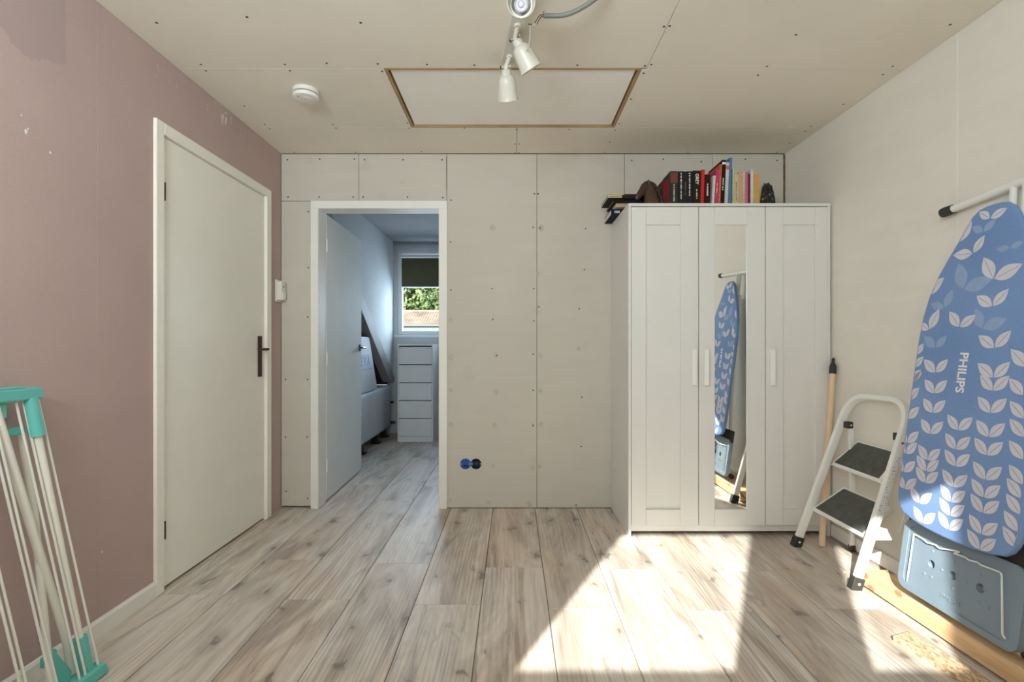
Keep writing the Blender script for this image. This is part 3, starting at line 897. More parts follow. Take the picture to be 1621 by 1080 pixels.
def tree(label, x, y, ztop, rad, n, seed, size):
    rg = random.Random(seed)
    t = thing('leafy_tree', label, 'tree', (x, y, -5.4), 'trees behind the neighbouring house')
    MB().tube([(x, y, -5.4), (x + 0.3, y, 0), (x, y, ztop - rad)], [0.4, 0.3, 0.12], 8).build('trunk', BARK, t)
    m = MB()
    clumps = []
    for _ in range(46):
        a, b_ = rg.uniform(0, 2 * math.pi), math.acos(rg.uniform(-1, 1))
        rr = rad * rg.uniform(0.55, 1.0)
        clumps.append((Vector((x + rr * 1.25 * math.sin(b_) * math.cos(a), y + rr * math.sin(b_) * math.sin(a), ztop - rad + rr * 0.95 * math.cos(b_))), rad * rg.uniform(0.20, 0.36)))
    vv, ff = [], []
    for i in range(n):
        c, cr = clumps[i % len(clumps)]
        a, b_ = rg.uniform(0, 2 * math.pi), math.acos(rg.uniform(-1, 1))
        nn = Vector((math.sin(b_) * math.cos(a), math.sin(b_) * math.sin(a), math.cos(b_)))
        p = c + nn * cr * rg.uniform(0.75, 1.05)
        q = (nn + Vector((rg.uniform(-.7, .7), rg.uniform(-.7, .7), rg.uniform(-.2, .9)))).normalized()
        s = q.orthogonal().normalized()
        r_ = q.cross(s)
        an = rg.uniform(0, 6.28)
        s2 = (s * math.cos(an) + r_ * math.sin(an)) * size * rg.uniform(0.7, 1.3)
        r2 = q.cross(s2) * 0.55
        o = len(vv)
        vv += [p - s2, p - r2, p + s2, p + r2]
        ff.append((o, o + 1, o + 2, o + 3))
    m.add(vv, ff)
    co = m.build('crown', LEAF, t)
    co['kind'] = 'stuff'
    core = MB()
    for c, cr in clumps:
        core.ball(c, cr * 0.8, 8)
    co2 = core.build('inner_foliage', mat('inner_foliage', (0.10, 0.16, 0.05), 0.9), t)
    co2['kind'] = 'stuff'
tree('broad green tree behind the clay roof, filling the far window', -9.5, 53, 9.6, 4.1, 11000, 1, 0.24)
tree('small pale green tree just behind the clay roof ridge', -6.6, 46.2, 5.7, 1.9, 6000, 2, 0.17)
tree('tall green tree farthest behind the clay roof, right of the broad one', -2.4, 68, 11.5, 4.8, 7000, 3, 0.28)
tree('round green tree behind the clay roof, at the right', 4.6, 55, 9.0, 4.0, 7000, 4, 0.26)
tree('wide green tree behind the left end of the clay roof', -23.6, 56, 9.6, 4.0, 7000, 5, 0.26)

# ------------------------------------------------------------------ wardrobe
WX0, WX1, WY0, WY1, WZ = 0.668, 1.836, 2.886, 3.385, 1.929
wd = thing('wardrobe', 'white three-door wardrobe with a mirror in its middle door', 'wardrobe', ((WX0 + WX1) / 2, 3.14, 0))
bo = MB()
bo.box(WX0, WX0 + 0.016, WY0, WY1, 0, WZ - 0.017)
bo.box(WX1 - 0.016, WX1, WY0, WY1, 0, WZ - 0.017)
bo.box(WX0 + 0.016, WX1 - 0.016, WY0 + 0.02, WY1, 0.062, 0.078)
bo.box(WX0 + 0.016, WX1 - 0.016, WY1 - 0.006, WY1, 0.078, WZ - 0.017)
bo.build('carcass', WARD, wd, bevel=0.001)
MB().box(WX0 - 0.001, WX1, WY0 - 0.004, WY1, WZ - 0.017, WZ).build('top_panel', WARD, wd, bevel=0.0015)
MB().box(WX0 + 0.016, WX1 - 0.016, WY0 + 0.012, WY0 + 0.028, 0.028, 0.062).build('plinth', WARD, wd, bevel=0.001)
FY = WY0 - 0.002
def wdoor(x0, x1, px0, px1, mirror, hx):
    z0, z1 = 0.066, WZ - 0.021
    pz0, pz1 = 0.158, 1.805
    d = MB().box(x0, x1, FY + 0.012, FY + 0.020, z0, z1).build('door', WARD, wd)
    # frame members standing proud of the panel
    for a, b_, c, e, nm in ((x0, px0, z0, z1, 'stile'), (px1, x1, z0, z1, 'stile'), (px0 + 0.0008, px1 - 0.0008, pz1, z1, 'rail'), (px0 + 0.0008, px1 - 0.0008, z0, pz0, 'rail')):
        MB().box(a, b_, FY, FY + 0.012, c, e).build(nm, WARD, d, bevel=0.0012)
    if mirror:
        MB().box(px0, px1, FY + 0.006, FY + 0.0118, pz0, pz1).build('mirror_glass', MIRROR, d, label='tall narrow mirror')
    hz0, hz1 = 0.878, 1.084
    h = MB().box(hx - 0.014, hx + 0.014, FY - 0.032, FY - 0.026, hz0, hz1)
    h.box(hx - 0.004, hx + 0.004, FY - 0.026, FY, hz0, hz1)
    h.build('handle', HANDLEW, d, bevel=0.001, label='white bar handle')
    return d
wdoor(0.686, 1.0715, 0.770, 0.968, False, 1.040)
wdoor(1.0760, 1.4575, 1.1665, 1.3525, True, 1.1085)
wdoor(1.4620, 1.818, 1.562, 1.748, False, 1.488)

# ------------------------------------------------------------------ books and bookends on the wardrobe
SB = FPX / 2.925
def bx(px):
    return (px - 812) / SB
def bz(py):
    return CAM_H + (547 - py) / SB
def book(label, p0, p1, top, col, depth=0.13, lean=0.0, marks=None, cap=None, y=2.925):
    x0, x1 = bx(p0) + 0.0004, bx(p1) - 0.0004
    h = bz(top) - WZ
    t = thing('book', label, 'book', ((x0 + x1) / 2, y + depth / 2, WZ), 'books standing on the wardrobe')
    cm = mat('book_cover_%02x%02x%02x' % tuple(int(c * 255) for c in col), tuple(c * 0.82 for c in col), 0.7, var=0.08, vs_=40, spec=0.15)
    w_ = x1 - x0
    ln = math.tan(lean)
    def P(x, yy, z):
        return (x + ln * (h - z), yy, WZ + z)
    def slab(a, b_, ya, yb, za, zb):
        return [P(a, ya, za), P(b_, ya, za), P(b_, yb, za), P(a, yb, za), P(a, ya, zb), P(b_, ya, zb), P(b_, yb, zb), P(a, yb, zb)]
    c = MB()
    ct2 = min(0.0022, w_ * 0.2)
    c.hexa(slab(x0, x1, y, y + ct2, 0, h))
    c.hexa(slab(x0, x0 + ct2, y + ct2, y + depth, 0, h))
    c.hexa(slab(x1 - ct2, x1, y + ct2, y + depth, 0, h))
    co = c.build('cover', cm, t)
    MB().hexa(slab(x0 + ct2, x1 - ct2, y + ct2, y + depth - 0.004, 0.002, h - 0.004)).build('pages', PAGES, t)
    if cap:
        z0, z1, cc = cap
        MB().hexa(slab(x0 - 0.0002, x1 + 0.0002, y - 0.0004, y, h * z0, h * z1)).build('spine_band', mat('band_%02x%02x%02x' % tuple(int(c_ * 255) for c_ in cc), cc, 0.5), co)
    if marks:
        mk = MB()
        rg = random.Random(label)
        z0, z1, mc, wd_ = marks
        z = z1 * h
        xm = (x0 + x1) / 2
        while z > z0 * h:
            l = rg.uniform(0.0016, 0.0045)
            s = w_ * wd_ * rg.uniform(0.45, 1.0)
            mk.hexa(slab(xm - s / 2, xm + s / 2, y - 0.0005, y, z - l, z))
            z -= l + (0.006 if rg.random() < 0.16 else 0.0011)
        mk.build('spine_print', mat('print_%02x%02x%02x' % tuple(int(c_ * 255) for c_ in mc), mc, 0.5), co)
    return t, co, x0, x1, h, y
WHT = (0.78, 0.76, 0.72)
book('short dark red book against the left horse bookend', 1049.5, 1060.8, 285, (0.13, 0.018, 0.020), 0.12)
book('thick black-green book with brown spine panel, next to the dark red one', 1061, 1073, 271, (0.032, 0.042, 0.036), 0.15, marks=(0.12, 0.62, (0.55, 0.48, 0.36), 0.25), cap=(0.66, 0.96, (0.14, 0.03, 0.02)))
book('black book with white title, third in the row', 1073.5, 1083, 271.2, (0.025, 0.022, 0.024), 0.15, marks=(0.2, 0.95, WHT, 0.25))
book('slim black book without print between two lettered black ones', 1083, 1087, 271.6, (0.028, 0.024, 0.020), 0.15, marks=(0.3, 0.7, (0.3, 0.26, 0.2), 0.2))
book('black book with white title just left of the one reading GREY', 1087, 1096.5, 271.2, (0.022, 0.020, 0.024), 0.15, marks=(0.28, 0.95, WHT, 0.25))
gt, gc, gx0, gx1, gh, gy = book('black book lettered GREY on its spine', 1097, 1109, 270.2, (0.030, 0.020, 0.014), 0.15, marks=(0.2, 0.46, (0.6, 0.55, 0.45), 0.22))
text_mesh('title', 'GREY', 0.026, ((gx0 + gx1) / 2 + 0.001, gy - 0.0006, WZ + gh * 0.76), (0, 0, -1), (1, 0, 0), INKW, gc, 0.0004)
book('bright red book leaning in the middle of the row', 1110.5, 1116, 268.5, (0.62, 0.035, 0.030), 0.13, lean=-0.035)
book('dark maroon book with bold white title right of the bright red one', 1116.5, 1124.5, 276, (0.045, 0.012, 0.016), 0.13, lean=-0.02, marks=(0.3, 0.70, WHT, 0.36))
book('slim white book between maroon and pink', 1129, 1133.2, 278, (0.70, 0.64, 0.60), 0.12, lean=-0.06)
book('magenta pink book with pale title', 1133.6, 1139.2, 268, (0.55, 0.06, 0.17), 0.17, lean=-0.05, marks=(0.3, 0.62, (0.8, 0.6, 0.6), 0.25))
book('thin orange-red book left of the tall black one', 1139.4, 1143.2, 260, (0.60, 0.14, 0.05), 0.18, lean=-0.045, marks=(0.1, 0.7, (0.75, 0.5, 0.2), 0.25))
book('tall black book with white blocks of print', 1143.4, 1149.2, 253, (0.018, 0.014, 0.016), 0.21, lean=-0.045, marks=(0.33, 0.60, WHT, 0.42), cap=(0.90, 0.95, WHT))
book('tall pale book with a small red emblem at its top', 1149.4, 1154.6, 257, (0.66, 0.64, 0.62), 0.20, lean=-0.04, cap=(0.83, 0.92, (0.55, 0.12, 0.08)))
book('tallest book in the row, blue spine', 1154.8, 1159.4, 249.5, (0.10, 0.22, 0.46), 0.22, lean=-0.035)
book('very thin lime green booklet right of the blue book', 1159.6, 1161.6, 266, (0.58, 0.66, 0.28), 0.16)
book('cream paperback with dark print right of the lime booklet', 1161.8, 1169.6, 275.5, (0.66, 0.55, 0.40), 0.12, marks=(0.15, 0.75, (0.12, 0.14, 0.14), 0.3))
book('mustard yellow paperback right of the cream one', 1169.8, 1175.8, 272, (0.60, 0.43, 0.20), 0.13)
book('pale pink slim paperback with tiny print', 1176, 1179.6, 272, (0.72, 0.55, 0.56), 0.13, marks=(0.03, 0.32, (0.12, 0.1, 0.1), 0.4))
book('rose pink paperback beside the wine red one', 1179.8, 1184, 272.2, (0.56, 0.18, 0.27), 0.13)
book('wine red paperback in the right half', 1184.2, 1187.8, 275.5, (0.20, 0.025, 0.05), 0.13)
book('white paperback taller than its neighbours at the right', 1188, 1192.4, 268.5, (0.74, 0.70, 0.68), 0.14)
book('thin pale yellow book beside the white paperback', 1192.6, 1194.6, 271, (0.60, 0.56, 0.26), 0.14)
book('orange-yellow book at the right end of the row', 1194.8, 1202, 276, (0.68, 0.40, 0.09), 0.13, cap=(0.66, 0.90, (0.72, 0.26, 0.10)))

def flat_book(label, x0, x1, y0, y1, z0, z1, col, rot=0.0, band=None, marks=None):
    t = thing('book', label, 'book', ((x0 + x1) / 2, (y0 + y1) / 2, z0), 'books lying at the left end of the wardrobe')
    cm = mat('book_cover_%02x%02x%02x' % tuple(int(c * 255) for c in col), tuple(c * 0.82 for c in col), 0.7, var=0.08, vs_=40, spec=0.15)
    ct3 = 0.0018
    c = MB()
    c.box(x0, x1, y0, y1, z0, z0 + ct3).box(x0, x1, y0, y1, z1 - ct3, z1).box(x0, x1, y0, y0 + ct3, z0 + ct3, z1 - ct3)
    co = c.build('cover', cm, t)
    MB().box(x0 + 0.003, x1 - 0.003, y0 + ct3, y1 - 0.003, z0 + ct3, z1 - ct3).build('pages', PAGES, t)
    if band:
        a, b_, cc = band
        MB().box(x0 + (x1 - x0) * a, x0 + (x1 - x0) * b_, y0 - 0.0006, y0, z0 + 0.001, z1 - 0.001).build('spine_band', mat('band_%02x%02x%02x' % tuple(int(q * 255) for q in cc), cc, 0.5), co)
    if marks:
        a, b_, cc = marks
        m = MB()
        xx = x0 + (x1 - x0) * a
        rg = random.Random(label)
        zc = (z0 + z1) / 2
        while xx < x0 + (x1 - x0) * b_:
            l = rg.uniform(0.003, 0.007)
            m.box(xx, xx + l, y0 - 0.0009, y0 - 0.0005, zc - (z1 - z0) * 0.2, zc + (z1 - z0) * 0.2)
            xx += l + 0.002
        m.build('spine_print', mat('print_%02x%02x%02x' % tuple(int(q * 255) for q in cc), cc, 0.5), co)
    if rot:
        t.rotation_euler.z = rot
    return t
flat_book('navy book lying lowest, overhanging the left edge of the wardrobe', 0.618, 0.830, 3.14, 3.37, WZ, 1.966, (0.010, 0.018, 0.045), marks=(0.10, 0.26, (0.6, 0.68, 0.75)))
flat_book('cream and yellow book lying on the navy one', 0.640, 0.835, 3.10, 3.33, 1.966, 1.990, (0.66, 0.52, 0.30))
flat_book('black book lying on the cream and yellow one', 0.618, 0.825, 3.07, 3.30, 1.990, 2.001, (0.02, 0.018, 0.02))
flat_book('black book with yellow spine label, sticking out farthest to the left', 0.575, 0.775, 3.02, 3.25, 2.001, 2.018, (0.03, 0.025, 0.02), band=(0.0, 0.42, (0.66, 0.56, 0.24)), marks=(0.05, 0.38, (0.10, 0.08, 0.05)))
flat_book('thin dark red book lying on top of the pile behind the horse', 0.680, 0.860, 3.03, 3.22, 2.018, 2.027, (0.20, 0.015, 0.02))

def horse(label, loc, rot):
    """horse-head bookend, built facing -x with its base at the origin"""
    t = thing('horse_bookend', label, 'bookend', (0, 0, 0), 'horse head bookends')
    S = 0.152
    def p(x, z, y=0.0):
        return (x * S, y * S, z * S)
    neck = MB()
    neck.tube([p(0.06, 0.0), p(0.05, 0.15), p(0.03, 0.32), p(0.0, 0.50), p(-0.04, 0.66), p(-0.07, 0.78), p(-0.09, 0.87)],
              [x * S for x in (0.36, 0.34, 0.30, 0.26, 0.22, 0.17, 0.09)], 16, ref=(0, 1, 0), ry=[x * S for x in (0.22, 0.21, 0.19, 0.165, 0.14, 0.12, 0.07)])
    nk = neck.build('neck', HORSE, t, smooth=True)
    head = MB()
    head.tube([p(-0.02, 0.85), p(-0.11, 0.79), p(-0.23, 0.67), p(-0.35, 0.53), p(-0.46, 0.40), p(-0.545, 0.29), p(-0.58, 0.22)],
              [x * S for x in (0.10, 0.19, 0.205, 0.155, 0.12, 0.11, 0.06)], 16, ref=(0, 1, 0), ry=[x * S for x in (0.07, 0.115, 0.12, 0.10, 0.085, 0.08, 0.04)])
    head.ball(p(-0.16, 0.60), 0.125 * S, 10, (1, 1.15, 1.1))
    for s in (-1, 1):
        head.ball(p(-0.26, 0.71, s * 0.10), 0.030 * S, 8)
        head.ball(p(-0.545, 0.31, s * 0.07), 0.028 * S, 8)
    hd = head.build('head', HORSED, t, smooth=True)
    for s in (-1, 1):
        MB().tube([p(-0.09, 0.80, s * 0.06), p(-0.115, 0.90, s * 0.075), p(-0.135, 1.0, s * 0.075)], [0.045 * S, 0.042 * S, 0.006 * S], 8).build('ear', MANE, hd, smooth=True)
    rg = random.Random(3)
    mn = MB()
    crest = [(0.0, 0.43, 0.23), (0.15, 0.41, 0.22), (0.32, 0.35, 0.20), (0.50, 0.28, 0.17), (0.66, 0.20, 0.15), (0.78, 0.11, 0.12), (0.86, 0.02, 0.08), (0.97, -0.06, 0.04)]
    def cr(z):
        for (a0, b0, c0), (a1, b1, c1) in zip(crest, crest[1:]):
            if a0 <= z <= a1:
                f = (z - a0) / (a1 - a0)
                return b0 + (b1 - b0) * f, c0 + (c1 - c0) * f
        return crest[-1][1:]
    for i in range(13):
        z0 = 0.92 - 0.068 * i
        for s in (-1, -0.45, 0.45, 1):
            pts = []
            for q in range(6):
                f = q / 5
                z = max(0.065, z0 - 0.26 * f)
                xc, hy = cr(z)
                wave = 0.030 * math.sin(f * 7 + i * 1.7 + s * 3)
                pts.append(p(xc - 0.06 * abs(s) * (1 + f) + 0.02 + wave + 0.02 * rg.random(), z, s * (hy * (0.55 + 0.5 * f) + 0.015)))
            mn.tube(pts, [x * S for x in (0.024, 0.046, 0.058, 0.058, 0.046, 0.010)], 7)
    for i in range(5):
        mn.ball(p(-0.10 - 0.03 * i, 0.88 - 0.065 * i, 0.03 * (-1) ** i), 0.046 * S, 7)
    mn.build('mane', MANE, t, smooth=True)
    br_ = MB()
    br_.tube([p(-0.44, 0.47, y) for y in (-0.105, 0.105)], 0.014 * S, 6)
    for s in (-1, 1):
        br_.tube([p(-0.44, 0.44, s * 0.10), p(-0.24, 0.62, s * 0.128), p(-0.10, 0.80, s * 0.10)], 0.013 * S, 6)
    br_.build('bridle', MANE, hd)
    bs = MB().prism([(-0.12 * S, -0.24 * S), (0.44 * S, -0.24 * S), (0.44 * S, 0.24 * S), (-0.12 * S, 0.24 * S)], (0, 0, 0), (1, 0, 0), (0, 1, 0), (0, 0, 0.03 * S))
    bs.build('foot_block', MANE, t, bevel=0.002)
    t.location = loc
    t.rotation_euler.z = rot
    return t
horse('dark brown horse-head bookend facing left, at the left end of the books', (bx(1031), 2.930, WZ), R(4))
horse('dark brown horse-head bookend turned away, at the right end of the books', (bx(1219), 2.962, WZ), R(-112))

# ------------------------------------------------------------------ ceiling spotlight track
def unit(v):
    return Vector(v).normalized()
sp = thing('spotlight_track', 'cream ceiling bar with three swivelling spotlights', 'spotlight', (0.02, 1.98, ZC))
bdir = unit((-0.155, 1.0, 0))
bside = Vector((bdir.y, -bdir.x, 0))
bc = Vector((0.020, 1.98, ZC - 0.013))
MB().obox(bc, (bdir, bside, (0, 0, 1)), (0.285, 0.032, 0.013)).build('bar', LAMPW, sp, bevel=0.004, seg=2)
def spot(t_along, neck, axis, knob_side):
    at = bc + bdir * t_along - Vector((0, 0, 0.013))
    ax = unit(axis)
    nk = Vector(neck)
    prof_o = [(0.014, -0.006), (0.0205, -0.003), (0.0215, 0.016), (0.026, 0.020), (0.034, 0.029), (0.0385, 0.042), (0.040, 0.058), (0.042, 0.085), (0.0445, 0.106), (0.048, 0.118)]
    prof_i = [(0.0465, 0.118), (0.043, 0.105), (0.040, 0.085), (0.038, 0.058), (0.030, 0.036), (0.010, 0.028)]
    hd = MB().lathe(prof_o + prof_i, nk, ax, 32, True, True).build('spot_head', LAMPW, sp, smooth=True)
    bk = MB()
    bk.lathe([(0.015, 0), (0.015, 0.010)], at - Vector((0, 0, 0.010)), (0, 0, 1), 16)
    mid = nk - ax * 0.014
    bk.tube([at, at * 0.5 + mid * 0.5 + Vector((0, 0, -0.002)), mid, nk + ax * 0.002], [0.011, 0.010, 0.010, 0.011], 10)
    bk.build('bracket', LAMPW, hd, smooth=True)
    side = ax.cross(Vector((0, 1, 0.2))).normalized() * knob_side
    MB().lathe([(0.006, -0.020), (0.006, 0.014), (0.011, 0.014), (0.011, 0.021)], mid, side, 14).build('knob', mat('knob_grey', (0.42, 0.40, 0.35), 0.35, 0.3), hd, smooth=True)
    MB().lathe([(0.006, -0.020), (0.006, -0.026)], mid, side, 10).build('screw', BLACK, hd)
    MB().lathe([(0.012, 0.028), (0.013, 0.055), (0.020, 0.070), (0.024, 0.080), (0.021, 0.082), (0.019, 0.078), (0.012, 0.078), (0.008, 0.084)], nk, ax, 24).build('bulb', BULB, hd, smooth=True)
    MB().lathe([(0.0385, 0.0742), (0.034, 0.0742), (0.034, 0.0762), (0.0385, 0.0762)], nk, ax, 28, False, False).build('bulb_ring', LAMPIN, hd, smooth=True)
spot(0.225, (-0.030, 2.205, 2.322), (0.07, 0.58, -0.82), 1)
spot(0.010, (0.016, 2.035, 2.348), (0.52, 0.36, -0.80), 1)
spot(-0.225, (0.030, 1.800, 2.320), (-0.02, -0.92, -0.40), -1)

cn = thing('ceiling_conduit', 'grey conduit end with loose wires beside the spotlight bar', 'cable', (0.2, 1.88, ZC))
MB().tube(arc_path([(0.118, 1.893, 2.358), (0.205, 1.885, 2.352), (0.290, 1.850, 2.378), (0.345, 1.80, 2.398)], 0.08, 8), 0.0085, 12).build('conduit', GREYP, cn, smooth=True)
MB().tube(arc_path([(0.119, 1.893, 2.362), (0.102, 1.90, 2.366), (0.088, 1.915, 2.352), (0.082, 1.92, 2.343)], 0.02), 0.0016, 6).build('wire', BLACK, cn, smooth=True)
MB().tube(arc_path([(0.119, 1.893, 2.355), (0.106, 1.90, 2.360), (0.095, 1.915, 2.348), (0.092, 1.92, 2.342)], 0.02), 0.0016, 6).build('wire', BOXDARK, cn, smooth=True)
MB().tube([(0.117, 1.892, 2.366), (0.116, 1.892, 2.372), (0.120, 1.892, 2.376)], 0.0022, 6).build('wire', COPPER, cn)
MB().tube([(0.119, 1.892, 2.352), (0.115, 1.892, 2.35), (0.113, 1.89, 2.357)], 0.0026, 6).build('wire', COPPER, cn)
cbk = MB().box(0.060, 0.088, 1.915, 1.93, 2.334, 2.345).build('connector', mat('clear_connector', (0.70, 0.69, 0.62), 0.2), cn, bevel=0.002)
for x in (0.0625, 0.070):
    MB().lathe([(0.0028, 0), (0.0028, 0.002)], (x, 1.9135, 2.339), (0, 1, 0), 8).build('screw', BLACK, cbk)
MB().tube(arc_path([(0.066, 1.92, 2.336), (0.066, 1.93, 2.30), (0.062, 1.975, 2.285), (0.052, 2.02, 2.300)], 0.02), 0.0022, 6).build('wire', WPLAST, cn, smooth=True)

sm = thing('smoke_detector', 'round white smoke detector on the ceiling', 'smoke detector', (-1.058, 2.55, ZC))
MB().lathe([(0.062, 0.0), (0.064, 0.004), (0.064, 0.018), (0.061, 0.020)], (-1.058, 2.55, ZC), (0, 0, -1), 40).build('base', WPLAST, sm, smooth=True)
cvr = MB().lathe([(0.058, 0.018), (0.058, 0.024), (0.063, 0.026), (0.064, 0.034), (0.060, 0.042), (0.050, 0.045)], (-1.058, 2.55, ZC), (0, 0, -1), 40).build('cover', WPLAST, sm, smooth=True)
MB().lathe([(0.020, 0.0445), (0.019, 0.0465), (0.004, 0.047)], (-1.048, 2.545, ZC), (0, 0, -1), 24).build('test_button', WPLAST, cvr, smooth=True)
MB().box(-1.088, -1.080, 2.515, 2.519, ZC - 0.0458, ZC - 0.0448).build('indicator', BLACK, cvr)
MB().lathe([(0.0595, 0.0195), (0.0595, 0.0245)], (-1.058, 2.55, ZC), (0, 0, -1), 40, False, False).build('vent_gap', GREYP, cvr)

# ------------------------------------------------------------------ ironing board leaning on the right wall
TAU = math.atan(0.1375)
BO = Vector((1.568, 1.80, 0.438))
BA = Vector((math.sin(TAU), 0, math.cos(TAU)))
BU = Vector((0, 1, 0))
BN = Vector((-math.cos(TAU), 0, math.sin(TAU)))
half = [(-0.031, 0.0), (-0.030, 0.05), (-0.027, 0.10), (-0.019, 0.155), (-0.006, 0.204), (0.012, 0.226), (0.040, 0.242), (0.075, 0.249), (0.16, 0.2505), (0.275, 0.251), (0.432, 0.251), (0.536, 0.2515), (0.694, 0.250), (0.79, 0.243), (0.875, 0.226), (0.95, 0.197), (1.02, 0.160), (1.08, 0.125), (1.135, 0.098), (1.165, 0.078), (1.183, 0.055), (1.190, 0.030), (1.1915, 0.0)]
def hw(v):
    if v <= half[0][0] or v >= half[-1][0]:
        return 0.0
    for (a, wa), (b_, wb) in zip(half, half[1:]):
        if a <= v <= b_:
            return wa + (wb - wa) * (v - a) / (b_ - a)
    return 0.0
outl = [(u, v) for v, u in half] + [(-u, v) for v, u in half[-2:0:-1]]
ib = thing('ironing_board', 'blue leaf-print ironing board leaning upright against the right wall', 'ironing board', (1.62, 1.80, 0.12))
deck = MB().prism(outl, BO, BU, BA, -BN * 0.022).build('deck', BLUE, ib, smooth=True, bevel=0.009, seg=3)
deck['label'] = 'blue cover printed with pale leaves'
# printed leaves: flat shapes lying on the cover
A_ = [[(0.051, 1.02), (0.135, 1.028), (0.014, 1.08)], [(-0.043, 0.91), (0.006, 0.997), (-0.139, 0.95)], [(-0.053, 0.813), (0.013, 0.857), (-0.103, 0.87)], [(0.066, 0.744), (0.118, 0.807), (0.005, 0.787)], [(0.201, 0.739), (0.259, 0.765), (0.166, 0.82)], [(-0.081, 0.666), (-0.016, 0.711), (-0.131, 0.726)], [(0.143, 0.568), (0.206, 0.618), (0.095, 0.622)], [(-0.092, 0.563), (-0.027, 0.612), (-0.142, 0.62)], [(-0.199, 0.604), (-0.138, 0.663), (-0.238, 0.661)], [(0.245, 0.882), (0.291, 0.925), (0.163, 0.945)], [(0.248, 0.636), (0.3, 0.68), (0.217, 0.684)], [(0.249, 0.584), (0.302, 0.631), (0.21, 0.631)], [(0.245, 0.533), (0.297, 0.574), (0.207, 0.568)], [(0.002, 1.138), (0.049, 1.175), (-0.058, 1.160)], [(0.115, 1.075), (0.15, 1.09), (0.075, 1.150)]]
F_ = [[(0.023, 1.093), (0.07, 1.125), (-0.022, 1.131)], [(0.071, 0.888), (0.107, 0.993), (-0.039, 0.913)], [(0.144, 0.821), (0.211, 0.845), (0.117, 0.893)], [(-0.025, 0.735), (0.012, 0.811), (-0.111, 0.767)], [(0.159, 0.665), (0.222, 0.713), (0.114, 0.714)], [(-0.087, 1.014), (-0.038, 1.017), (-0.131, 1.025)]]
B_ = [(0.136, 0.487), (0.131, 0.411), (-0.096, 0.518), (-0.098, 0.442), (0.128, 0.329), (0.013, 0.363), (-0.104, 0.36), (-0.219, 0.381), (0.011, 0.293), (-0.106, 0.298), (0.124, 0.227), (0.124, 0.184), (0.12, 0.14), (0.004, 0.233), (-0.113, 0.216), (-0.236, 0.234), (0.002, 0.159), (0.002, 0.103), (-0.116, 0.156), (-0.235, 0.190), (-0.002, 0.054), (-0.12, 0.105), (-0.24, 0.140), (-0.004, 0.004), (-0.125, 0.034), (-0.24, 0.085), (-0.243, 0.035), (-0.126, -0.018), (0.134, 0.056), (0.107, -0.012), (0.264, 0.521), (0.259, 0.448), (0.246, 0.371), (0.232, 0.274), (0.232, 0.229), (0.229, 0.155), (0.212, 0.09), (-0.199, 0.513), (-0.226, 0.311), (-0.211, 0.439)]
pairs = A_ + [[(u, v), (u + 0.053, v + 0.052), (u - 0.050, v + 0.056)] for u, v in B_]
def leaf_poly(a, b_, fat=0.40):
    a, b_ = Vector(a), Vector(b_)
    d = b_ - a
    n_ = Vector((-d.y, d.x))
    k = []
    N = 8
    for i in range(N + 1):
        t = i / N
        k.append(a + d * t + n_ * (fat * 0.5 * math.sin(math.pi * t ** 0.9)))
    for i in range(N - 1, 0, -1):
        t = i / N
        k.append(a + d * t - n_ * (fat * 0.5 * math.sin(math.pi * t ** 0.9)))
    return k
def clamp_uv(q):
    v = min(max(q.y, -0.022), 1.176)
    lim = max(0.0, hw(v) - 0.0095)
    return Vector((min(max(q.x, -lim), lim), v))
def on_board(q, off):
    return BO + BU * q.x + BA * q.y + BN * off
def leaves(name, lst, off, mt, vein):
    for base_, l, r_ in lst:
        for tip in (l, r_):
            a = Vector(base_)
            d = (Vector(tip) - a)
            if abs(a.x) > hw(a.y) + 0.012 and abs(tip[0]) > hw(tip[1]):
                continue
            raw = leaf_poly(a + d * 0.03, Vector(tip), 0.50)
            n_ = len(raw) // 2
            st, en = raw[0], raw[n_]
            w_ = Vector((-d.y, d.x)).normalized() * 0.0012
            m0, m1 = st + (en - st) * 0.2 , st + (en - st) * 0.75
            pts = raw + [m0 + w_, m1 + w_, m0 - w_, m1 - w_]
            q = len(raw)
            up_ = list(range(1, n_))
            dn = list(range(n_ + 1, len(raw)))
            fs = [tuple([0] + up_ + [n_, q + 1, q]), tuple([n_] + dn + [0, q + 2, q + 3]), (0, q, q + 1, n_, q + 3, q + 2)]
            pts = [clamp_uv(p) for p in pts]
            poly = pts[:q]
            if min(max(p.x for p in poly) - min(p.x for p in poly), max(p.y for p in poly) - min(p.y for p in poly)) < 0.006:
                continue
            me = bpy.data.meshes.new(name)
            me.from_pydata([tuple(on_board(p, off)) for p in pts], [], fs)
            me.materials.append(mt)
            me.materials.append(vein)
            me.polygons[2].material_index = 1
            link(name, me, deck)
leaves('faint_leaf_print', F_, 0.0003, LEAFF, LEAFF)
leaves('leaf_print', pairs, 0.0005, LEAFP, LEAFL)
# lettering runs down the board
text_mesh('lettering', 'PHILIPS', 0.047, on_board(Vector((0.031, 0.575)), 0.0006), -BA, -BU, INKW, deck, 0.0012, 0.0002)
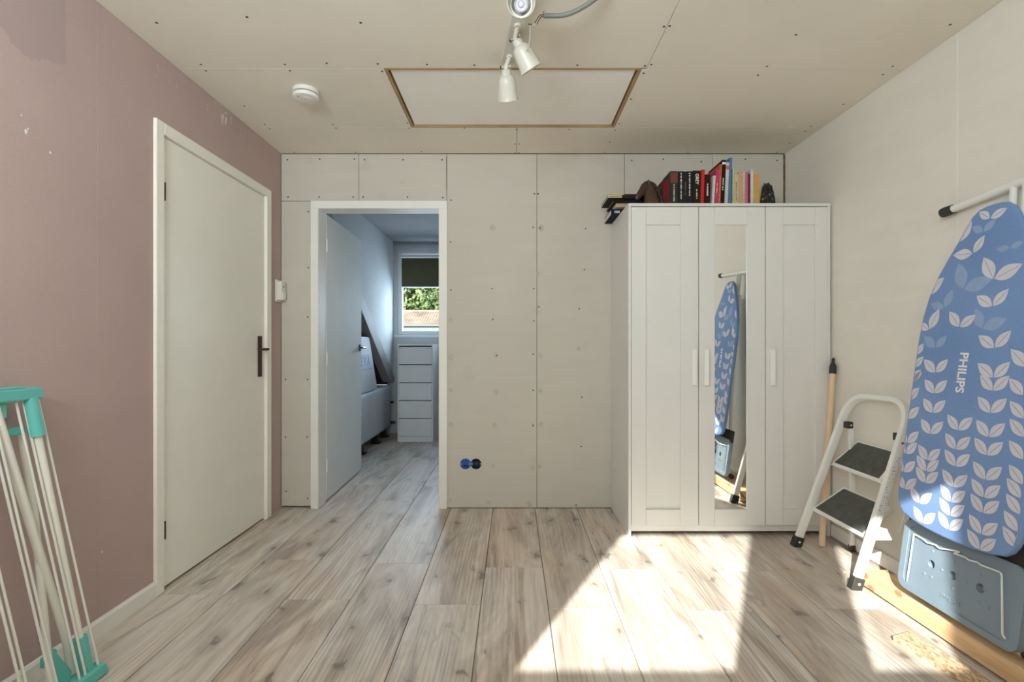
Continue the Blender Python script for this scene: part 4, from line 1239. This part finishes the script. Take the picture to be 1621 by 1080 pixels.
# folded legs and foot bars behind the deck
foot_top = [(1.815, 2.085, 1.668), (1.815, 1.78, 1.690), (1.815, 1.43, 1.715)]
fb = MB().tube(foot_top, 0.0155, 14).build('foot_bar', WMETAL, ib, smooth=True)
for a, d in (((1.815, 2.085, 1.668), (0, 1, -0.07)), ((1.815, 1.43, 1.715), (0, -1, 0.07))):
    MB().lathe([(0.0185, -0.030), (0.0195, -0.012), (0.0205, 0.004), (0.0195, 0.022), (0.012, 0.026)], a, d, 14).build('end_cap', RUBBER, fb)
for y in (1.755, 1.80):
    MB().tube([(1.812, y + 0.005, 1.69), (1.790, y, 1.45), (1.700, y - 0.02, 0.62), (1.665, y - 0.02, 0.30)], 0.0115, 10).build('leg', WMETAL, ib, smooth=True)
MB().tube([(1.778, 1.87, 1.50), (1.690, 1.93, 0.75), (1.655, 1.96, 0.25), (1.650, 1.96, 0.11)], 0.0115, 10).build('leg', WMETAL, ib, smooth=True)
MB().tube([(1.778, 1.68, 1.50), (1.690, 1.64, 0.75), (1.655, 1.62, 0.25), (1.650, 1.62, 0.11)], 0.0115, 10).build('leg', WMETAL, ib, smooth=True)
fb2 = MB().tube([(1.655, 2.00, 0.112), (1.655, 1.58, 0.112)], 0.0155, 12).build('foot_bar', WMETAL, ib, smooth=True)
for y, s in ((2.00, 1), (1.58, -1)):
    MB().lathe([(0.018, -0.03), (0.019, 0.0), (0.017, 0.012)], (1.655, y, 0.112), (0, s, 0), 12).build('end_cap', RUBBER, fb2)
# iron rest tray hanging below the deck
TO = Vector((1.585, 1.80, 0.150))
def rrect(u0, u1, v0, v1, r, n=5):
    out = []
    for cx, cy, a0 in ((u1 - r, v1 - r, 0), (u0 + r, v1 - r, 90), (u0 + r, v0 + r, 180), (u1 - r, v0 + r, 270)):
        for i in range(n + 1):
            a = R(a0 + 90 * i / n)
            out.append((cx + r * math.cos(a), cy + r * math.sin(a)))
    return out
def on_tray(u, v, off=0.0):
    return TO + BU * u + BA * v + BN * off
tp = MB().prism(rrect(-0.232, 0.258, -0.024, 0.252, 0.040), TO, BU, BA, -BN * 0.028).build('iron_tray', TRAYG, ib, label='slate blue plastic iron rest')
holes = [(0.115, 0.119), (0.022, 0.118), (-0.085, 0.124)]
for u, v in holes:
    cut(tp, MB().lathe([(0.0155, -0.05), (0.0155, 0.03)], on_tray(u, v), BN, 24))
cut(tp, MB().prism(rrect(-0.205, 0.232, -0.002, 0.232, 0.030), on_tray(0, 0, -0.004), BU, BA, BN * 0.05))
bv = bmesh.new(); bv.from_mesh(tp.data); bmesh.ops.recalc_face_normals(bv, faces=bv.faces[:]); bv.to_mesh(tp.data); bv.free()
for u, v in [(0.117, 0.169), (0.025, 0.168), (0.068, 0.118), (0.140, 0.072), (0.108, 0.072), (-0.030, 0.120), (0.016, 0.073), (-0.079, 0.172), (-0.086, 0.075), (-0.121, 0.075)]:
    MB().lathe([(0.0065, -0.004), (0.0055, -0.0025), (0.003, -0.0018)], on_tray(u, v), BN, 12).build('stud', TRAYG, tp, smooth=True)
wpts = [(0.204, 0.010), (0.202, 0.202), (0.151, 0.198), (0.139, 0.192), (0.098, 0.199), (0.084, 0.192), (0.024, 0.209), (-0.002, 0.214), (0.022, 0.199), (-0.028, 0.205), (-0.038, 0.200), (-0.074, 0.208), (-0.083, 0.203), (-0.152, 0.209), (-0.158, 0.203), (-0.185, 0.022), (-0.196, 0.012)]
MB().tube(arc_path([on_tray(u, v, 0.004) for u, v in wpts], 0.006, 3), 0.0030, 8).build('wire_rail', WMETAL, tp, smooth=True, label='white bent wire rail')
MB().obox(on_tray(0.02, 0.275, -0.02), (BU, BA, BN), (0.235, 0.045, 0.010)).build('tray_bracket', RUBBER, ib, bevel=0.004)
# embossed name low on the tray
text_mesh('embossed_lettering', 'PHILIPS', 0.026, on_tray(0.02, 0.030, -0.0035), -BU, BA, TRAYG, tp, 0.0003, 0.0012)

# ------------------------------------------------------------------ timber on the floor by the right wall
def timber(label, x0, x1, y0, y1, z0, z1, skew=0.0, m=PINE, name='timber_beam', cat='timber', bevel=0.003):
    b_ = MB().hexa([(x0 + skew, y0, z0), (x1 + skew, y0, z0), (x1, y1, z0), (x0, y1, z0), (x0 + skew, y0, z1), (x1 + skew, y0, z1), (x1, y1, z1), (x0, y1, z1)])
    return tag(b_.build(name, m, bevel=bevel), label, cat, 'timber by the right wall')
timber('pine beam on the floor in front, under the ironing board', 1.598, 1.715, 0.75, 2.275, 0.012, 0.084, 0.022)
timber('pine beam lying behind the front one, against the wall', 1.742, 1.822, 0.95, 2.18, 0.0, 0.075, 0.0)
tag(MB().box(1.615, 1.70, 1.10, 1.16, 0.0, 0.012).build('packing_strip', PINE), 'thin pine strip under the front beam', 'timber')
tag(MB().box(1.615, 1.70, 2.05, 2.11, 0.0, 0.012).build('packing_strip', PINE), 'thin pine strip under the far end of the front beam', 'timber')
os_ = MB().hexa([(1.535, 1.20, 0), (1.625, 1.20, 0), (1.503, 1.90, 0), (1.425, 1.872, 0), (1.535, 1.20, 0.018), (1.625, 1.20, 0.018), (1.503, 1.90, 0.018), (1.425, 1.872, 0.018)])
ob = tag(os_.build('chipboard_strip', OSB, bevel=0.001), 'strip of chipboard lying on the floor beside the pine beam', 'board')
MB().hexa([(1.424, 1.8728, 0.0005), (1.504, 1.9008, 0.0005), (1.5035, 1.9018, 0.0005), (1.4235, 1.8738, 0.0005), (1.424, 1.8728, 0.0175), (1.504, 1.9008, 0.0175), (1.5035, 1.9018, 0.0175), (1.4235, 1.8738, 0.0175)]).build('dark_edge', BACKING, ob)

# ------------------------------------------------------------------ folding step ladder
ld = thing('step_ladder', 'white two-step folding ladder with black mats leaning on the right wall', 'ladder', (1.70, 2.50, 0))
LP0, LP1 = Vector((1.568, 2.750, 0.03)), Vector((1.770, 2.676, 0.725))
RP0, RP1 = Vector((1.560, 2.268, 0.03)), Vector((1.770, 2.246, 0.755))
path = arc_path([LP0, LP1 + (LP1 - LP0) * 0.165, RP1 + (RP1 - RP0) * 0.135, RP0], [0.13, 0.13], 10)
MB().tube(path, 0.0135, 12, ref=(-0.95, 0, 0.3), ry=0.019, square=True).build('front_frame', WMETAL, ld, smooth=True)
for p0, p1 in ((LP0, LP1), (RP0, RP1)):
    d = (p1 - p0).normalized()
    ft = MB().obox(p0 - d * 0.004, (d, Vector((0, 1, 0)), d.cross(Vector((0, 1, 0)))), (0.030, 0.019, 0.024)).build('rubber_foot', RUBBER, ld, bevel=0.003)
    MB().lathe([(0.006, 0), (0.006, 0.002)], p0 + Vector((0, -0.020, 0.0)), (0, -1, 0), 10).build('rivet', WMETAL, ft)
for y, sgn in ((2.652, 1), (2.305, -1)):
    ft0 = Vector((1.822, y + 0.03 * sgn, 0.02))
    MB().tube([Vector((1.795, y, 0.685)), Vector((1.812, y + 0.012 * sgn, 0.35)), ft0], 0.009, 10, ref=(1, 0, 0), ry=0.012, square=True).build('rear_leg', WMETAL, ld, smooth=True)
    MB().box(ft0.x - 0.012, ft0.x + 0.012, ft0.y - 0.013, ft0.y + 0.013, 0.0, 0.035).build('rubber_foot', RUBBER, ld, bevel=0.002)
    pv = MB().obox((1.782, y, 0.685), ((1, 0, 0), (0, 1, 0), (0, 0, 1)), (0.016, 0.017, 0.017)).build('pivot_block', RUBBER, ld, bevel=0.002)
    MB().lathe([(0.004, 0), (0.004, 0.0015)], (1.786, y - 0.017, 0.685), (0, -1, 0), 10).build('rivet', WMETAL, pv)
def step(fx, fz, rx, rz, f0, f1, r0, r1):
    n_ = Vector((-(rz - fz), 0, rx - fx)).normalized()
    A = [Vector((fx, f0, fz)), Vector((fx, f1, fz)), Vector((rx, r1, rz)), Vector((rx, r0, rz))]
    t_ = MB().hexa([p - n_ * 0.020 for p in A] + A).build('tread', WMETAL, ld, bevel=0.004, seg=2)
    c = sum(A, Vector()) / 4
    B2 = [c + (p - c) * 0.90 for p in A]
    MB().hexa([p - n_ * 0.001 for p in B2] + [p + n_ * 0.003 for p in B2]).build('mat', MATBLK, t_, bevel=0.001, label='black ribbed mat')
    fe = MB().tube([A[0] - n_ * 0.012, A[1] - n_ * 0.012], 0.008, 10)
    fe.build('front_edge', WMETAL, t_, smooth=True)
    for yy in (f0, f1):
        MB().tube([(fx, yy, fz - 0.01), (fx + 0.008, yy + (0.03 if yy > 2.5 else -0.03), fz - 0.005)], 0.004, 8).build('pin', WMETAL, t_, smooth=True)
step(1.636, 0.218, 1.765, 0.352, 2.325, 2.728, 2.335, 2.665)
step(1.726, 0.470, 1.832, 0.600, 2.345, 2.705, 2.345, 2.655)
for sy, f in ((2.270, -1),):
    MB().tube(arc_path([(1.80, 2.285, 0.43), (1.815, 2.283, 0.42), (1.77, 2.283, 0.255), (1.755, 2.283, 0.25)], 0.01), 0.003, 8).build('brace', WMETAL, ld, smooth=True)
    MB().prism([(0, 0), (0.085, 0.0), (0.075, 0.045), (0.02, 0.06)], (1.66, 2.283, 0.215), (1, 0, 0), (0, 0, 1), (0, 0.003, 0)).build('hinge_plate', WMETAL, ld)
# faded blue print running down the near leg
pr = MB()
rg = random.Random(11)
dl = (RP1 - RP0).normalized()
sd = dl.cross(Vector((0, 1, 0))).normalized()
s = 0.30
while s < 0.60:
    l = rg.uniform(0.003, 0.010)
    c = RP0 + dl * s
    for q in range(2):
        o = rg.uniform(-0.010, 0.010)
        pr.obox(c + sd * o - Vector((0, 0.0148, 0)), (dl, sd, (0, 1, 0)), (l * rg.uniform(0.15, 0.4), rg.uniform(0.0006, 0.002), 0.0004))
    s += l + rg.uniform(0.003, 0.008)
pr.build('leg_print', INKB, ld)
rl = MB().lathe([(0.006, 0), (0.006, 0.0006)], RP0 + dl * 0.665 - Vector((0, 0.0142, 0)), (0, -1, 0), 14)
rl.build('red_stamp', mat('red_ink', (0.45, 0.05, 0.04), 0.6), ld)

# ------------------------------------------------------------------ broom stick between wardrobe and ladder
bs = thing('wooden_stick', 'plain wooden stick with black tip leaning between wardrobe and ladder', 'stick', (1.70, 2.75, 0))
P0, P1 = Vector((1.700, 2.748, 0.002)), Vector((1.823, 2.846, 0.955))
dd = (P1 - P0).normalized()
MB().tube([P0, P1], 0.0165, 16).build('shaft', STICK, bs, smooth=True)
MB().lathe([(0.018, -0.01), (0.018, 0.03), (0.013, 0.045), (0.007, 0.055), (0.0085, 0.068), (0.009, 0.074), (0.004, 0.082)], P1, dd, 16).build('tip', RUBBER, bs, smooth=True)

# ------------------------------------------------------------------ folded drying rack on the left wall
dr = thing('drying_rack', 'folded white wire drying rack with teal plastic caps leaning on the mauve wall', 'drying rack', (-1.39, 1.45, 0))
def rk(d_, z):
    """point of the rack plane: d_ is the depth at the foot"""
    t = (0.957 - z) / 0.927
    return Vector((-1.508 + 0.123 * t, d_ - 0.088 * (1 - t), z))
tb = MB()
tb.hexa([(-1.535, 1.05, 0.938), (-1.485, 1.05, 0.938), (-1.485, 1.582, 0.938), (-1.535, 1.582, 0.938), (-1.538, 1.05, 0.976), (-1.488, 1.05, 0.976), (-1.488, 1.582, 0.976), (-1.538, 1.582, 0.976)])
tbo = tb.build('top_cap', TEAL, dr, bevel=0.006, seg=2)
MB().box(-1.530, -1.492, 1.06, 1.53, 0.975, 0.981).build('cap_rib', TEAL, tbo, bevel=0.002)
ba = MB()
ba.hexa([(-1.425, 1.15, 0.004), (-1.365, 1.15, 0.004), (-1.365, 1.690, 0.004), (-1.425, 1.690, 0.004), (-1.430, 1.15, 0.040), (-1.372, 1.15, 0.040), (-1.372, 1.685, 0.040), (-1.430, 1.685, 0.040)])
ba.build('bottom_cap', TEAL, dr, bevel=0.006, seg=2)
A0, A1 = Vector((-1.499, 1.548, 0.945)), Vector((-1.402, 1.640, 0.040))
da = (A1 - A0).normalized()
MB().tube([A0 + da * 0.09, A1 - da * 0.10], 0.0105, 12).build('frame_tube', RACKW, dr, smooth=True)
MB().tube([A0, A0 + da * 0.122], [0.0185, 0.0205], 16).build('socket', TEAL, dr, smooth=True)
MB().tube([A1 - da * 0.115, A1 + da * 0.01], [0.0205, 0.0195], 16).build('socket', TEAL, dr, smooth=True)
MB().prism([(0, 0), (0.05, -0.012), (0.05, 0.020), (0.012, 0.115), (0.0, 0.11)], (-1.455, 1.555, 0.045), (0.6, 1.0, 0), (0, 0, 1), (0.012, -0.008, 0)).build('latch_wing', TEAL, dr, bevel=0.003)
MB().obox((-1.452, 1.560, 0.128), ((0, 1, 0.2), (1, 0, 0), (0, 0, 1)), (0.022, 0.010, 0.016)).build('latch_hook', TEAL, dr, bevel=0.004)
MB().obox((-1.515, 1.505, 0.845), ((0, 1, 0), (1, 0, 0), (0, 0, 1)), (0.040, 0.008, 0.012)).build('upper_latch', TEAL, dr, bevel=0.003)
MB().obox((-1.512, 1.470, 0.915), ((0, 1, 0), (1, 0, 0), (0, 0, 1)), (0.012, 0.012, 0.025)).build('upper_clip', TEAL, dr, bevel=0.003)
MB().tube([(-1.512, 1.450, 0.945), (-1.447, 1.620, 0.140), (-1.442, 1.630, 0.045)], 0.0125, 12).build('frame_tube', RACKW, dr, smooth=True)
MB().tube([(-1.535, 1.556, 0.84), (-1.50, 1.560, 0.62), (-1.435, 1.548, 0.06)], 0.0105, 12).build('frame_tube', RACKW, dr, smooth=True)
MB().tube([(-1.515, 1.20, 0.945), (-1.40, 1.29, 0.04)], 0.0105, 12).build('frame_tube', RACKW, dr, smooth=True)
for d_ in (1.668, 1.619, 1.597, 1.526, 1.510, 1.444, 1.428, 1.362, 1.346, 1.280, 1.264):
    MB().tube([rk(d_, 0.950), rk(d_, 0.030)], 0.0036, 8).build('wire', RACKW, dr, smooth=True)
